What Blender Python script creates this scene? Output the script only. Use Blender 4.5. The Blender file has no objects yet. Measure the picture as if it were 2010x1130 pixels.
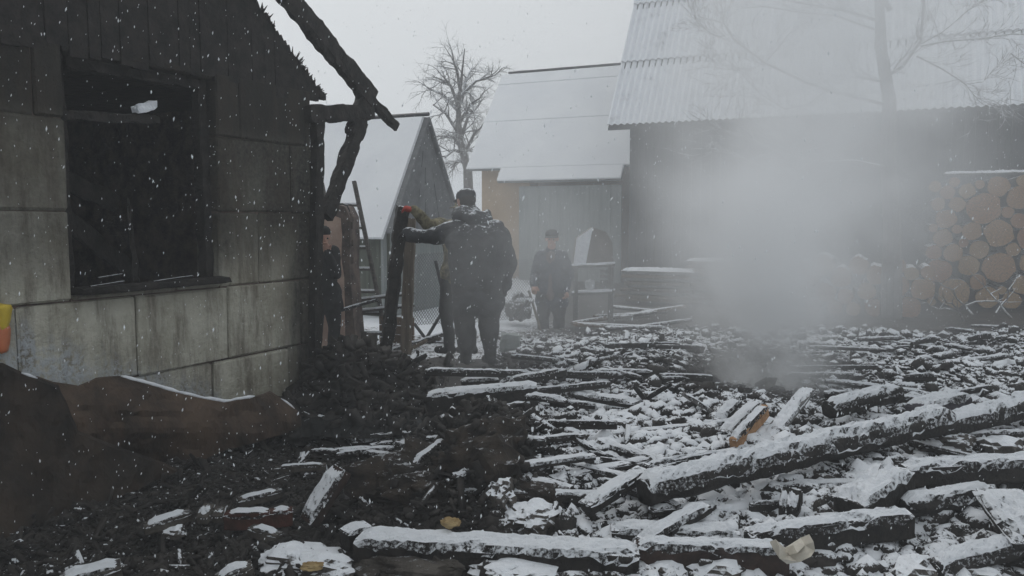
import bpy, bmesh, math, random
import numpy as np
from mathutils import Vector, Matrix, noise as mnoise

random.seed(7); rng = np.random.default_rng(7)
scene = bpy.context.scene
C = scene.collection

# ------------------------------------------------------------------ camera
CAM = Vector((0.0, 0.0, 1.6)); FPX = 1570.0; PITCH = math.radians(4.9)
cam_d = bpy.data.cameras.new('camera'); cam_d.sensor_width = 36.0
cam_d.lens = 36.0 * FPX / 2010.0; cam_d.clip_start = 0.05; cam_d.clip_end = 1500.0
cam = bpy.data.objects.new('camera', cam_d); C.objects.link(cam)
cam.location = CAM; cam.rotation_euler = (math.radians(90) - PITCH, 0, 0)
scene.camera = cam

# ------------------------------------------------------------------ sky, sun, exposure
SUN_EL, SUN_AZ = math.radians(48), math.radians(-35)
world = bpy.data.worlds.new('World'); scene.world = world; world.use_nodes = True
wn, wl = world.node_tree.nodes, world.node_tree.links
wn.clear()
wo = wn.new('ShaderNodeOutputWorld'); wb = wn.new('ShaderNodeBackground')
sky = wn.new('ShaderNodeTexSky'); sky.sky_type = 'NISHITA'; sky.sun_disc = False
sky.sun_elevation = SUN_EL; sky.sun_rotation = SUN_AZ; sky.dust_density = 6.0; sky.air_density = 1.0
hs = wn.new('ShaderNodeHueSaturation'); hs.inputs['Saturation'].default_value = 0.18
mxw = wn.new('ShaderNodeMixRGB'); mxw.inputs['Fac'].default_value = 0.8
mxw.inputs['Color2'].default_value = (7.4, 7.75, 8.0, 1)        # closed cloud cover
wl.new(sky.outputs[0], hs.inputs['Color']); wl.new(hs.outputs[0], mxw.inputs['Color1'])
wl.new(mxw.outputs[0], wb.inputs['Color']); wb.inputs['Strength'].default_value = 0.1
wl.new(wb.outputs[0], wo.inputs['Surface'])
sun_d = bpy.data.lights.new('sun', 'SUN'); sun_d.energy = 0.6; sun_d.angle = math.radians(30)
sun_d.color = (1.0, 0.98, 0.95)
sun = bpy.data.objects.new('sun', sun_d); C.objects.link(sun)
sun.rotation_euler = (math.radians(90) - SUN_EL, 0, -SUN_AZ + math.pi)
sun.location = (0, 0, 30)
scene.view_settings.view_transform = 'Standard'; scene.view_settings.look = 'None'
scene.view_settings.exposure = 0.0; scene.view_settings.gamma = 1.0
scene.view_settings.use_curve_mapping = False
cy = scene.cycles
cy.max_bounces = 8; cy.diffuse_bounces = 3; cy.glossy_bounces = 2; cy.transmission_bounces = 2
cy.volume_bounces = 6; cy.transparent_max_bounces = 8
cy.use_denoising = True; cy.volume_step_rate = 1.0; cy.volume_max_steps = 256
cy.use_adaptive_sampling = True; cy.adaptive_threshold = 0.02

# ------------------------------------------------------------------ pixel -> place
cp, sp = math.cos(PITCH), math.sin(PITCH)
def ray(px, py):
    u = (px - 1005.0) / FPX; v = (565.0 - py) / FPX
    return Vector((u, cp + v * sp, -sp + v * cp))
def P(px, py, d):                     # point seen at that pixel, d metres away along y
    r = ray(px, py); return CAM + r * (d / r.y)
def G(px, py, z=0.0):                 # point seen at that pixel on the level z
    r = ray(px, py); return CAM + r * ((z - CAM.z) / r.z)
def fbm(x, y, z=0.0, o=3):
    s = 0.0; a = 1.0
    for i in range(o):
        s += a * mnoise.noise(Vector((x, y, z))); x *= 2.03; y *= 2.03; z *= 2.03; a *= 0.5
    return s
def sst(a, b, x):
    t = min(1.0, max(0.0, (x - a) / (b - a))); return t * t * (3 - 2 * t)

# ------------------------------------------------------------------ materials
def new_mat(name):
    m = bpy.data.materials.new(name); m.use_nodes = True
    nt = m.node_tree; nt.nodes.clear()
    o = nt.nodes.new('ShaderNodeOutputMaterial'); b = nt.nodes.new('ShaderNodeBsdfPrincipled')
    nt.links.new(b.outputs[0], o.inputs[0]); b.inputs['Specular IOR Level'].default_value = 0.3
    return m, nt, b
def nd(nt, t, **k):
    n = nt.nodes.new(t)
    for a, v in k.items(): setattr(n, a, v)
    return n
def val(nt, op, a, b=None, c=None, clamp=False):
    n = nd(nt, 'ShaderNodeMath', operation=op, use_clamp=clamp)
    for i, x in enumerate((a, b, c)):
        if x is None: continue
        if isinstance(x, (int, float)): n.inputs[i].default_value = x
        else: nt.links.new(x, n.inputs[i])
    return n.outputs[0]
def sstep(nt, x, a, b):
    n = nd(nt, 'ShaderNodeMapRange', interpolation_type='SMOOTHSTEP')
    nt.links.new(x, n.inputs[0]); n.inputs[1].default_value = a; n.inputs[2].default_value = b
    return n.outputs[0]
def tex_noise(nt, scale, detail=4, rough=0.6, vec=None, stretch=None):
    n = nd(nt, 'ShaderNodeTexNoise'); n.inputs['Scale'].default_value = scale
    n.inputs['Detail'].default_value = detail; n.inputs['Roughness'].default_value = rough
    if vec is None:
        vec = nd(nt, 'ShaderNodeTexCoord').outputs['Object']
    if stretch:
        mp = nd(nt, 'ShaderNodeMapping'); mp.inputs['Scale'].default_value = stretch
        nt.links.new(vec, mp.inputs[0]); vec = mp.outputs[0]
    nt.links.new(vec, n.inputs['Vector'])
    return n.outputs['Fac']
def mixc(nt, f, a, b):
    n = nd(nt, 'ShaderNodeMixRGB')
    for i, x in enumerate((f, a, b)):
        if isinstance(x, (int, float)): n.inputs[i].default_value = x
        elif isinstance(x, tuple): n.inputs[i].default_value = (*x, 1) if len(x) == 3 else x
        else: nt.links.new(x, n.inputs[i])
    return n.outputs[0]
def bump(nt, b, h, strength=0.4, dist=0.02):
    n = nd(nt, 'ShaderNodeBump'); n.inputs['Strength'].default_value = strength
    n.inputs['Distance'].default_value = dist; nt.links.new(h, n.inputs['Height'])
    nt.links.new(n.outputs[0], b.inputs['Normal'])
SNOW = (0.82, 0.845, 0.88)
def world_pos(nt): return nd(nt, 'ShaderNodeNewGeometry').outputs['Position']
def plain(name, c1, c2, scale=8, rough=0.8, bs=0.3, stretch=None, snow=None, bscale=None, attr=None,
          nscale=22, spec=0.3, world_tex=False):
    """two-tone weathered surface; snow = (threshold, width) settles it on faces that look up"""
    m, nt, b = new_mat(name)
    vec = world_pos(nt) if world_tex else None
    f = tex_noise(nt, scale, 5, 0.65, vec, stretch)
    col = mixc(nt, sstep(nt, f, 0.32, 0.68), c1, c2)
    h = tex_noise(nt, bscale or scale * 4, 4, 0.7, vec, stretch)
    b.inputs['Roughness'].default_value = rough; b.inputs['Specular IOR Level'].default_value = spec
    if snow:
        g = nd(nt, 'ShaderNodeNewGeometry')
        sx = nd(nt, 'ShaderNodeSeparateXYZ'); nt.links.new(g.outputs['Normal'], sx.inputs[0])
        n2 = tex_noise(nt, nscale, 4, 0.7, g.outputs['Position'])
        v = val(nt, 'ADD', sx.outputs[2], val(nt, 'MULTIPLY', val(nt, 'SUBTRACT', n2, 0.5), 1.5))
        if attr:
            a = nd(nt, 'ShaderNodeAttribute', attribute_name=attr)
            v = val(nt, 'ADD', v, val(nt, 'SUBTRACT', a.outputs['Fac'], 1.0))
        s = sstep(nt, v, snow[0], snow[0] + snow[1])
        sn = mixc(nt, n2, (0.70, 0.73, 0.77), SNOW)
        col = mixc(nt, s, col, sn)
        h = val(nt, 'ADD', h, val(nt, 'MULTIPLY', s, 0.8))
        rr = val(nt, 'ADD', rough, val(nt, 'MULTIPLY', s, 0.9 - rough))
        nt.links.new(rr, b.inputs['Roughness'])
    nt.links.new(col, b.inputs['Base Color'])
    bump(nt, b, h, bs)
    return m
MAT = {}
MAT['char'] = plain('charred wood', (0.007, 0.0065, 0.006), (0.03, 0.026, 0.023), 9, 0.75, 0.8, (1, 1, 1), bscale=34)
MAT['charsnow'] = plain('charred wood dusted with snow', (0.006, 0.0055, 0.005), (0.026, 0.022, 0.019), 12, 0.72, 0.6,
                        snow=(0.72, 0.25), nscale=42)
MAT['brownchar'] = plain('half burnt brown wood', (0.010, 0.007, 0.006), (0.045, 0.027, 0.021), 9, 0.75, 0.5, bscale=40)
MAT['snow'] = plain('fresh snow', (0.66, 0.69, 0.74), SNOW, 18, 0.9, 0.5, bscale=55)
MAT['roofsnow'] = plain('smooth roof snow', (0.80, 0.82, 0.85), (0.86, 0.88, 0.90), 1.2, 0.9, 0.15, bscale=12)
MAT['capsnow'] = plain('lumpy snow crust on burnt wood', (0.008, 0.007, 0.0065), (0.03, 0.026, 0.023), 25, 0.8, 0.8,
                       snow=(0.15, 0.32), nscale=60, bscale=70)
MAT['rubble'] = plain('charred rubble with snow', (0.007, 0.0065, 0.006), (0.045, 0.04, 0.036), 4, 0.75, 0.5,
                      snow=(0.59, 0.18), nscale=60, attr='snow', world_tex=True, bscale=60)
MAT['ground'] = plain('burnt ground with snow', (0.008, 0.0075, 0.007), (0.03, 0.025, 0.021), 2.2, 0.55, 0.7,
                      snow=(0.80, 0.2), nscale=24, attr='snow', world_tex=True, bscale=28, spec=0.5)
MAT['earth'] = plain('brown earth', (0.010, 0.008, 0.0065), (0.045, 0.034, 0.025), 9, 0.85, 1.0, bscale=40, snow=(0.98, 0.25), nscale=30)
MAT['rust'] = plain('wet brown panel', (0.018, 0.011, 0.007), (0.085, 0.055, 0.036), 3.6, 0.7, 0.8, (1, 1, 0.45), bscale=22)
MAT['rust_dark'] = plain('dark brown panel', (0.008, 0.006, 0.0045), (0.034, 0.023, 0.015), 4.0, 0.75, 0.8, (1, 1, 0.5), bscale=22)
MAT['greywood'] = plain('weathered grey boards', (0.10, 0.10, 0.10), (0.19, 0.185, 0.18), 5, 0.85, 0.35, (6, 6, 0.6))
MAT['barnwood'] = plain('dark barn boards', (0.022, 0.023, 0.026), (0.055, 0.055, 0.06), 5, 0.85, 0.35, (6, 6, 0.6))
MAT['slate'] = plain('grey sheet', (0.14, 0.145, 0.15), (0.22, 0.225, 0.23), 3, 0.85, 0.2)
MAT['roofsheet'] = plain('wavy roof sheet under snow', (0.16, 0.165, 0.17), (0.24, 0.245, 0.25), 3, 0.85, 0.2,
                         snow=(-0.12, 0.5), nscale=3)
MAT['ochre'] = plain('ochre render', (0.36, 0.25, 0.145), (0.43, 0.31, 0.19), 2, 0.9, 0.1)
MAT['greygreen'] = plain('grey green boards', (0.20, 0.225, 0.22), (0.27, 0.29, 0.285), 3, 0.85, 0.2, (5, 5, 0.6))
MAT['pink'] = plain('stained pink plaster', (0.36, 0.25, 0.20), (0.52, 0.39, 0.32), 3, 0.9, 0.35, bscale=30)
MAT['brickdark'] = plain('broken masonry', (0.05, 0.04, 0.035), (0.16, 0.12, 0.10), 6, 0.9, 0.8, bscale=25)
MAT['brick'] = plain('sooty red brick', (0.03, 0.014, 0.010), (0.09, 0.034, 0.024), 9, 0.85, 0.4)
MAT['orange'] = plain('fresh split wood', (0.28, 0.15, 0.07), (0.42, 0.25, 0.13), 6, 0.8, 0.3, (1, 6, 6))
MAT['bark'] = plain('bark', (0.03, 0.024, 0.019), (0.09, 0.07, 0.055), 9, 0.9, 0.9, bscale=30, snow=(0.62, 0.3))
MAT['treebark'] = plain('bare branch with snow', (0.07, 0.065, 0.062), (0.13, 0.12, 0.115), 9, 0.9, 0.4, snow=(0.15, 0.4), nscale=9)
MAT['tan'] = plain('tan board', (0.10, 0.083, 0.064), (0.19, 0.155, 0.12), 4, 0.85, 0.3, (6, 6, 0.6))
MAT['brownboard'] = plain('brown board', (0.11, 0.075, 0.05), (0.17, 0.12, 0.085), 4, 0.85, 0.3)
MAT['ladder'] = plain('grey ladder wood', (0.05, 0.045, 0.042), (0.11, 0.10, 0.09), 6, 0.85, 0.3, (1, 1, 5), snow=(0.5, 0.3))
MAT['wire'] = plain('dull wire', (0.16, 0.165, 0.17), (0.22, 0.225, 0.23), 5, 0.6, 0.0)
MAT['greentarp'] = plain('olive shed wall', (0.07, 0.078, 0.06), (0.12, 0.13, 0.105), 3, 0.85, 0.2, (5, 5, 0.5))
MAT['jacket'] = plain('dark padded jacket', (0.020, 0.022, 0.025), (0.040, 0.043, 0.048), 7, 0.8, 0.35, snow=(0.72, 0.3), nscale=34)
MAT['jacket2'] = plain('blue grey jacket', (0.035, 0.042, 0.06), (0.06, 0.068, 0.09), 7, 0.8, 0.3, snow=(0.85, 0.25), nscale=30)
MAT['camo'] = plain('camouflage sleeve', (0.07, 0.062, 0.038), (0.27, 0.24, 0.15), 14, 0.85, 0.3, bscale=30)
MAT['black_cloth'] = plain('black cloth', (0.010, 0.010, 0.011), (0.02, 0.02, 0.022), 7, 0.85, 0.3)
MAT['trousers'] = plain('dark trousers', (0.028, 0.028, 0.03), (0.05, 0.05, 0.052), 7, 0.85, 0.3)
MAT['boot'] = plain('rubber boots', (0.012, 0.012, 0.012), (0.02, 0.02, 0.02), 7, 0.6, 0.2)
MAT['skin'] = plain('skin', (0.42, 0.24, 0.18), (0.50, 0.30, 0.23), 12, 0.6, 0.05)
MAT['redglove'] = plain('red work glove', (0.32, 0.035, 0.025), (0.42, 0.06, 0.04), 12, 0.85, 0.3)
MAT['shirt'] = plain('faded pink shirt', (0.11, 0.085, 0.08), (0.15, 0.115, 0.11), 8, 0.85, 0.3)
MAT['hair'] = plain('dark hair', (0.012, 0.010, 0.009), (0.03, 0.025, 0.02), 30, 0.7, 0.4)
MAT['eye'] = plain('dark eye', (0.01, 0.01, 0.01), (0.02, 0.02, 0.02), 7, 0.3, 0.0)
MAT['carpaint'] = plain('dull green grey paint', (0.10, 0.115, 0.11), (0.14, 0.155, 0.15), 5, 0.5, 0.1, snow=(0.75, 0.2), nscale=20)
MAT['darkmetal'] = plain('dark metal', (0.03, 0.03, 0.032), (0.05, 0.05, 0.052), 6, 0.5, 0.1)
MAT['lens'] = plain('lamp glass', (0.5, 0.52, 0.53), (0.6, 0.62, 0.63), 6, 0.25, 0.0)
MAT['canvas'] = plain('brown canvas cover', (0.10, 0.085, 0.075), (0.16, 0.14, 0.125), 4, 0.9, 0.3)
MAT['whitesheet'] = plain('soiled white sheet', (0.42, 0.39, 0.33), (0.62, 0.59, 0.52), 6, 0.8, 0.3)
MAT['rock'] = plain('dirty rubble stone', (0.035, 0.03, 0.026), (0.10, 0.09, 0.078), 6, 0.9, 0.9, bscale=26, snow=(1.0, 0.3))
MAT['rocksnow'] = plain('snow covered stone', (0.035, 0.03, 0.026), (0.10, 0.09, 0.08), 6, 0.9, 0.9, bscale=26, snow=(0.42, 0.25), nscale=16)
MAT['yellow'] = plain('yellow foam', (0.20, 0.13, 0.05), (0.38, 0.29, 0.15), 6, 0.8, 0.3)
MAT['yellowbag'] = plain('yellow bag', (0.55, 0.40, 0.03), (0.62, 0.47, 0.06), 6, 0.5, 0.3)
MAT['orangebag'] = plain('orange bag', (0.48, 0.13, 0.05), (0.55, 0.19, 0.09), 6, 0.5, 0.3)
MAT['purple'] = plain('dull violet stone', (0.05, 0.045, 0.055), (0.09, 0.085, 0.10), 6, 0.85, 0.5)

def cut_mat():
    m, nt, b = new_mat('sawn log end')
    tc = nd(nt, 'ShaderNodeTexCoord').outputs['Object']
    sx = nd(nt, 'ShaderNodeSeparateXYZ'); nt.links.new(tc, sx.inputs[0])
    r = val(nt, 'SQRT', val(nt, 'ADD', val(nt, 'POWER', sx.outputs[0], 2), val(nt, 'POWER', sx.outputs[2], 2)))
    n = tex_noise(nt, 9, 4, 0.6, tc)
    w = val(nt, 'SINE', val(nt, 'ADD', val(nt, 'MULTIPLY', r, 42), val(nt, 'MULTIPLY', n, 5)))
    oi = nd(nt, 'ShaderNodeObjectInfo').outputs['Random']
    base = mixc(nt, oi, (0.38, 0.25, 0.11), (0.32, 0.135, 0.055))
    col = mixc(nt, val(nt, 'MULTIPLY_ADD', w, 0.12, 0.2), base, (0.15, 0.085, 0.045))
    col = mixc(nt, sstep(nt, n, 0.42, 0.7), col, (0.10, 0.07, 0.05))
    nt.links.new(col, b.inputs['Base Color']); b.inputs['Roughness'].default_value = 0.85
    bump(nt, b, w, 0.15, 0.004)
    return m
MAT['cut'] = cut_mat()
def flake_mat():
    m, nt, b = new_mat('translucent snowflake')
    b.inputs['Base Color'].default_value = (0.9, 0.92, 0.94, 1); b.inputs['Roughness'].default_value = 0.9
    tr = nd(nt, 'ShaderNodeBsdfTranslucent'); tr.inputs['Color'].default_value = (0.9, 0.92, 0.94, 1)
    n = tex_noise(nt, 60, 2, 0.5); mx = nd(nt, 'ShaderNodeMixShader')
    nt.links.new(val(nt, 'MULTIPLY_ADD', n, 0.2, 0.4), mx.inputs[0]); nt.links.new(b.outputs[0], mx.inputs[1]); nt.links.new(tr.outputs[0], mx.inputs[2])
    out = [x for x in nt.nodes if x.type == 'OUTPUT_MATERIAL'][0]; nt.links.new(mx.outputs[0], out.inputs[0])
    return m
MAT['flake'] = flake_mat()

# house wall frame (the gable wall recedes to the right)
WC = Vector((-1.74, 7.0, 0.0)); WD = Vector((-0.47, -0.883, 0)).normalized()
WN = Vector((-WD.y, WD.x, 0)); WN = WN if WN.dot(-WC) > 0 else -WN
def W(t, z, off=0.0): return WC + WD * t + Vector((0, 0, z)) + WN * off
def wallpt(px, py):
    r = ray(px, py); k = (WC - CAM).dot(WN) / r.dot(WN); p = CAM + r * k
    return (p - WC).dot(WD), p.z
def concrete_mat():
    m, nt, b = new_mat('sooty concrete blocks')
    pos = world_pos(nt)
    s = nd(nt, 'ShaderNodeSeparateXYZ'); nt.links.new(pos, s.inputs[0]); z = s.outputs[2]
    dv = nd(nt, 'ShaderNodeVectorMath', operation='DOT_PRODUCT'); nt.links.new(pos, dv.inputs[0])
    dv.inputs[1].default_value = WD
    t = val(nt, 'SUBTRACT', dv.outputs['Value'], WC.dot(WD))
    big = tex_noise(nt, 1.6, 7, 0.7, pos); streak = tex_noise(nt, 2.6, 7, 0.72, pos, (2.6, 2.6, 0.5))
    fine = tex_noise(nt, 28, 4, 0.7, pos)
    base = mixc(nt, sstep(nt, big, 0.35, 0.7), (0.30, 0.285, 0.225), (0.58, 0.57, 0.49))
    oi = nd(nt, 'ShaderNodeObjectInfo').outputs['Random']; base = mixc(nt, val(nt, 'MULTIPLY', oi, 0.35), base, (0.15, 0.135, 0.105))
    base = mixc(nt, val(nt, 'MULTIPLY', sstep(nt, streak, 0.42, 0.68), 0.7), base, (0.075, 0.058, 0.038))
    zz = val(nt, 'ADD', z, val(nt, 'MULTIPLY', val(nt, 'SUBTRACT', big, 0.5), 0.9))
    s1 = sstep(nt, zz, 1.0, 1.55)                                   # smoke rose up the wall
    left = sstep(nt, val(nt, 'ADD', t, val(nt, 'MULTIPLY', val(nt, 'SUBTRACT', big, 0.5), 0.5)), 2.05, 2.3)
    lowleft = val(nt, 'MULTIPLY', left, val(nt, 'SUBTRACT', 1.0, sstep(nt, zz, 1.9, 2.5)))
    s1 = val(nt, 'MULTIPLY', s1, val(nt, 'SUBTRACT', 1.0, val(nt, 'MULTIPLY', lowleft, 0.30)))
    mid = val(nt, 'MULTIPLY', sstep(nt, t, 0.5, 0.62), val(nt, 'SUBTRACT', 1.0, sstep(nt, t, 0.85, 0.98)))
    mid = val(nt, 'MULTIPLY', mid, val(nt, 'SUBTRACT', 1.0, sstep(nt, zz, 1.7, 2.3)))
    s1 = val(nt, 'MULTIPLY', s1, val(nt, 'SUBTRACT', 1.0, val(nt, 'MULTIPLY', mid, 0.18)))
    tt = val(nt, 'ADD', t, val(nt, 'MULTIPLY', val(nt, 'SUBTRACT', streak, 0.5), 0.5))
    s2 = val(nt, 'SUBTRACT', 1.0, sstep(nt, tt, 0.12, 0.5))           # and out past the corner
    soot = val(nt, 'MAXIMUM', val(nt, 'MULTIPLY', s1, 0.93), val(nt, 'MULTIPLY', s2, 0.95))
    soot = val(nt, 'MULTIPLY', soot, val(nt, 'MULTIPLY_ADD', fine, 0.5, 0.72), clamp=True)
    soot = val(nt, 'MAXIMUM', soot, val(nt, 'MULTIPLY', sstep(nt, z, 1.75, 2.35), 0.97))
    sc_ = mixc(nt, sstep(nt, streak, 0.4, 0.65), (0.013, 0.012, 0.0105), (0.034, 0.028, 0.022))
    col = mixc(nt, soot, base, sc_)
    wz = val(nt, 'ADD', val(nt, 'MULTIPLY', z, -1.6), val(nt, 'MULTIPLY', t, 0.75))
    wf = val(nt, 'ADD', wz, val(nt, 'MULTIPLY', val(nt, 'SUBTRACT', streak, 0.5), 1.2))
    wf = val(nt, 'MULTIPLY', sstep(nt, wf, 0.25, 0.75), sstep(nt, fine, 0.38, 0.55))
    col = mixc(nt, val(nt, 'MULTIPLY', wf, 0.75), col, (0.46, 0.50, 0.54))   # splashed lime
    nt.links.new(col, b.inputs['Base Color']); b.inputs['Roughness'].default_value = 0.88
    bump(nt, b, val(nt, 'ADD', val(nt, 'ADD', fine, big), streak), 0.7, 0.03)
    return m
MAT['concrete'] = concrete_mat()

# ------------------------------------------------------------------ mesh helpers
class MB:
    def __init__(s): s.v = []; s.f = []; s.mi = []
    def add(s, vs, fs, mi=0):
        o = len(s.v); s.v += [tuple(x) for x in vs]; s.f += [tuple(i + o for i in f) for f in fs]
        s.mi += [mi] * len(fs)
    def box(s, c, size, R=None, ch=0.0, jit=0.0, mi=0):
        x, y, z = (a / 2 for a in size); R = R or Matrix.Identity(3); c = Vector(c)
        if ch <= 0:
            vs = [Vector((i * x, j * y, k * z)) for i in (-1, 1) for j in (-1, 1) for k in (-1, 1)]
            fs = [(0, 1, 3, 2), (4, 6, 7, 5), (0, 4, 5, 1), (2, 3, 7, 6), (0, 2, 6, 4), (1, 5, 7, 3)]
        else:
            bm = bmesh.new(); bmesh.ops.create_cube(bm, size=1)
            for v in bm.verts: v.co = Vector((v.co.x * 2 * x, v.co.y * 2 * y, v.co.z * 2 * z))
            bmesh.ops.bevel(bm, geom=bm.edges[:], offset=ch, segments=1, affect='EDGES')
            bm.verts.index_update(); vs = [v.co.copy() for v in bm.verts]
            fs = [tuple(v.index for v in f.verts) for f in bm.faces]; bm.free()
        if jit: vs = [v + Vector((random.uniform(-jit, jit) for _ in range(3))) for v in vs]
        s.add([R @ v + c for v in vs], fs, mi)
    def tube(s, pts, radii, n=8, cap=True, mi=0):
        pts = [Vector(p) for p in pts]; rings = []; up = Vector((0.13, 0.27, 1)).normalized(); vs = []
        for i, p in enumerate(pts):
            d = (pts[min(i + 1, len(pts) - 1)] - pts[max(i - 1, 0)]).normalized()
            a = d.cross(up)
            if a.length < 0.05: a = d.cross(Vector((1, 0, 0)))
            a.normalize(); b = a.cross(d).normalized()
            r = radii[i] if hasattr(radii, '__len__') else radii
            vs += [p + (a * math.cos(q) + b * math.sin(q)) * r for q in (2 * math.pi * k / n for k in range(n))]
        fs = [(i * n + k, i * n + (k + 1) % n, (i + 1) * n + (k + 1) % n, (i + 1) * n + k)
              for i in range(len(pts) - 1) for k in range(n)]
        if cap: fs += [tuple(range(n - 1, -1, -1)), tuple((len(pts) - 1) * n + k for k in range(n))]
        s.add(vs, fs, mi)
    def mesh(s, name, mats, smooth=False):
        me = bpy.data.meshes.new(name); me.from_pydata(s.v, [], s.f)
        for m in mats if isinstance(mats, (list, tuple)) else [mats]: me.materials.append(MAT[m])
        if any(s.mi): me.polygons.foreach_set('material_index', s.mi)
        if smooth: me.polygons.foreach_set('use_smooth', [True] * len(s.f))
        me.update(); return me
    def build(s, name, mats, parent=None, smooth=False):
        return obj(name, s.mesh(name, mats, smooth), parent)
def obj(name, me, parent=None):
    o = bpy.data.objects.new(name, me); C.objects.link(o)
    if parent: o.parent = parent
    return o
def tag(o, label=None, cat=None, group=None, kind=None):
    for k, v in (('label', label), ('category', cat), ('group', group), ('kind', kind)):
        if v: o[k] = v
    return o
def empty(name, loc=(0, 0, 0), rz=0.0):
    o = bpy.data.objects.new(name, None); C.objects.link(o); o.location = loc; o.rotation_euler = (0, 0, rz)
    return o
def frame(d, up=Vector((0, 0, 1))):
    """columns: along, side, up"""
    d = d.normalized(); a = up.cross(d)
    if a.length < 1e-3: a = Vector((0, 1, 0)).cross(d)
    a.normalize(); u = d.cross(a)
    return Matrix((d, a, u)).transposed()

# ------------------------------------------------------------------ the ground
def gauss(x, y, cx, cy, sx, sy, a=0.0):
    dx, dy = x - cx, y - cy; c, s = math.cos(a), math.sin(a)
    u, v = dx * c + dy * s, -dx * s + dy * c
    return math.exp(-(u / sx) ** 2 - (v / sy) ** 2)
MND = G(925, 905, 0.2); HEAP = G(700, 765, 0.2)
def hbase(x, y):
    right = sst(-0.5, 0.7, x - 0.06 * (y - 5)) * sst(3.0, 4.6, y)
    h = 0.16 * right
    h += 0.30 * gauss(x, y, MND.x + 0.05, MND.y + 0.35, 0.42, 0.75, -0.2)
    h += 0.50 * gauss(x, y, HEAP.x - 0.1, HEAP.y + 0.35, 0.55, 0.5)
    h += 0.14 * gauss(x, y, 0.2, 7.9, 1.3, 0.9)
    h += 0.16 * gauss(x, y, 3.6, 8.6, 2.6, 0.9)
    h += 0.12 * gauss(x, y, 3.4, 5.2, 1.5, 1.0)
    far = sst(9.5, 12, y)
    return h * (1 - far)
def hground(x, y):
    far = sst(10.5, 13, y) + sst(7, 9, abs(x))
    n = 0.10 * fbm(x * 0.9, y * 0.9, 1.3, 2) + 0.055 * fbm(x * 3.1, y * 3.1, 5.1, 3)
    wet = sst(0.1, -0.9, x) * sst(8, 6.5, y)
    return hbase(x, y) + n * (1 - min(1, far) * 0.8) * (1 - 0.55 * wet) - 0.01
def snowamt(x, y):
    """how much snow has stayed: little on the wet floor by the house and on the hot spot"""
    left = sst(0.35, -0.45, x - 0.10 * (y - 4.5) + 0.25 * fbm(x * 1.5, y * 1.5, 9.0, 2)) * sst(9.2, 8.2, y)
    hot = gauss(x, y, 1.95, 6.9, 0.75, 0.9) + gauss(x, y, 2.5, 7.7, 0.5, 0.5)
    face = gauss(x, y, MND.x + 0.05, MND.y - 0.15, 0.45, 0.5)
    a = 1.0 - 0.62 * left - 0.6 * min(1, hot) - 0.55 * face - 0.5 * gauss(x, y, HEAP.x, HEAP.y + 0.3, 0.7, 0.7)
    a += 0.22 * gauss(x, y, 0.75, 5.6, 0.6, 1.1)
    yard = sst(10.5, 13.5, y) * (1 - sst(-0.3, 1.2, x))
    return max(0.0, a + 0.4 * yard - 0.42 * sst(9.5, 11.5, y) * sst(-0.2, 1.0, x) + 0.18 * fbm(x, y, 3.0, 2))
def axis(a, b, step, far, n):
    mid = np.arange(a, b, step); g = np.geomspace(step, far, n)
    return np.concatenate([a - g[::-1], mid, b + g])
gx = axis(-5.5, 9.0, 0.06, 320, 34); gy = axis(2.2, 13.5, 0.06, 320, 34)
gv = [(x, y, hground(x, y)) for y in gy for x in gx]
nx = len(gx)
gf = [(j * nx + i, j * nx + i + 1, (j + 1) * nx + i + 1, (j + 1) * nx + i) for j in range(len(gy) - 1) for i in range(nx - 1)]
me = bpy.data.meshes.new('ground'); me.from_pydata(gv, [], gf); me.materials.append(MAT['ground'])
me.polygons.foreach_set('use_smooth', [True] * len(gf))
at = me.attributes.new('snow', 'FLOAT', 'POINT'); at.data.foreach_set('value', [snowamt(v[0], v[1]) for v in gv])
ground = obj('ground', me); ground['kind'] = 'structure'

def onground(px, py, lift=0.0):
    z = 0.1
    for _ in range(5):
        p = G(px, py, z); z = hbase(p.x, p.y) + lift
    return G(px, py, z)

#--PART2--
# ------------------------------------------------------------------ structures
def wb(mb, name, mats, parent, smooth=False):
    """vertices are in world space; the parent is an unrotated Empty or part"""
    o = mb.build(name, mats, parent, smooth)
    q = parent; loc = Vector((0, 0, 0))
    while q is not None: loc += q.location; q = q.parent
    o.location = -loc if parent.type == 'EMPTY' else Vector((0, 0, 0))
    return o
def prism(poly, a, b):
    """closed prism: poly is a list of 3-D points, extruded from offset vector a to offset vector b"""
    n = len(poly); mb = MB()
    vs = [Vector(p) + a for p in poly] + [Vector(p) + b for p in poly]
    fs = [tuple(range(n)), tuple(range(2 * n - 1, n - 1, -1))] + [(i, i + n, (i + 1) % n + n, (i + 1) % n) for i in range(n)]
    mb.add(vs, fs); return mb

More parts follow.
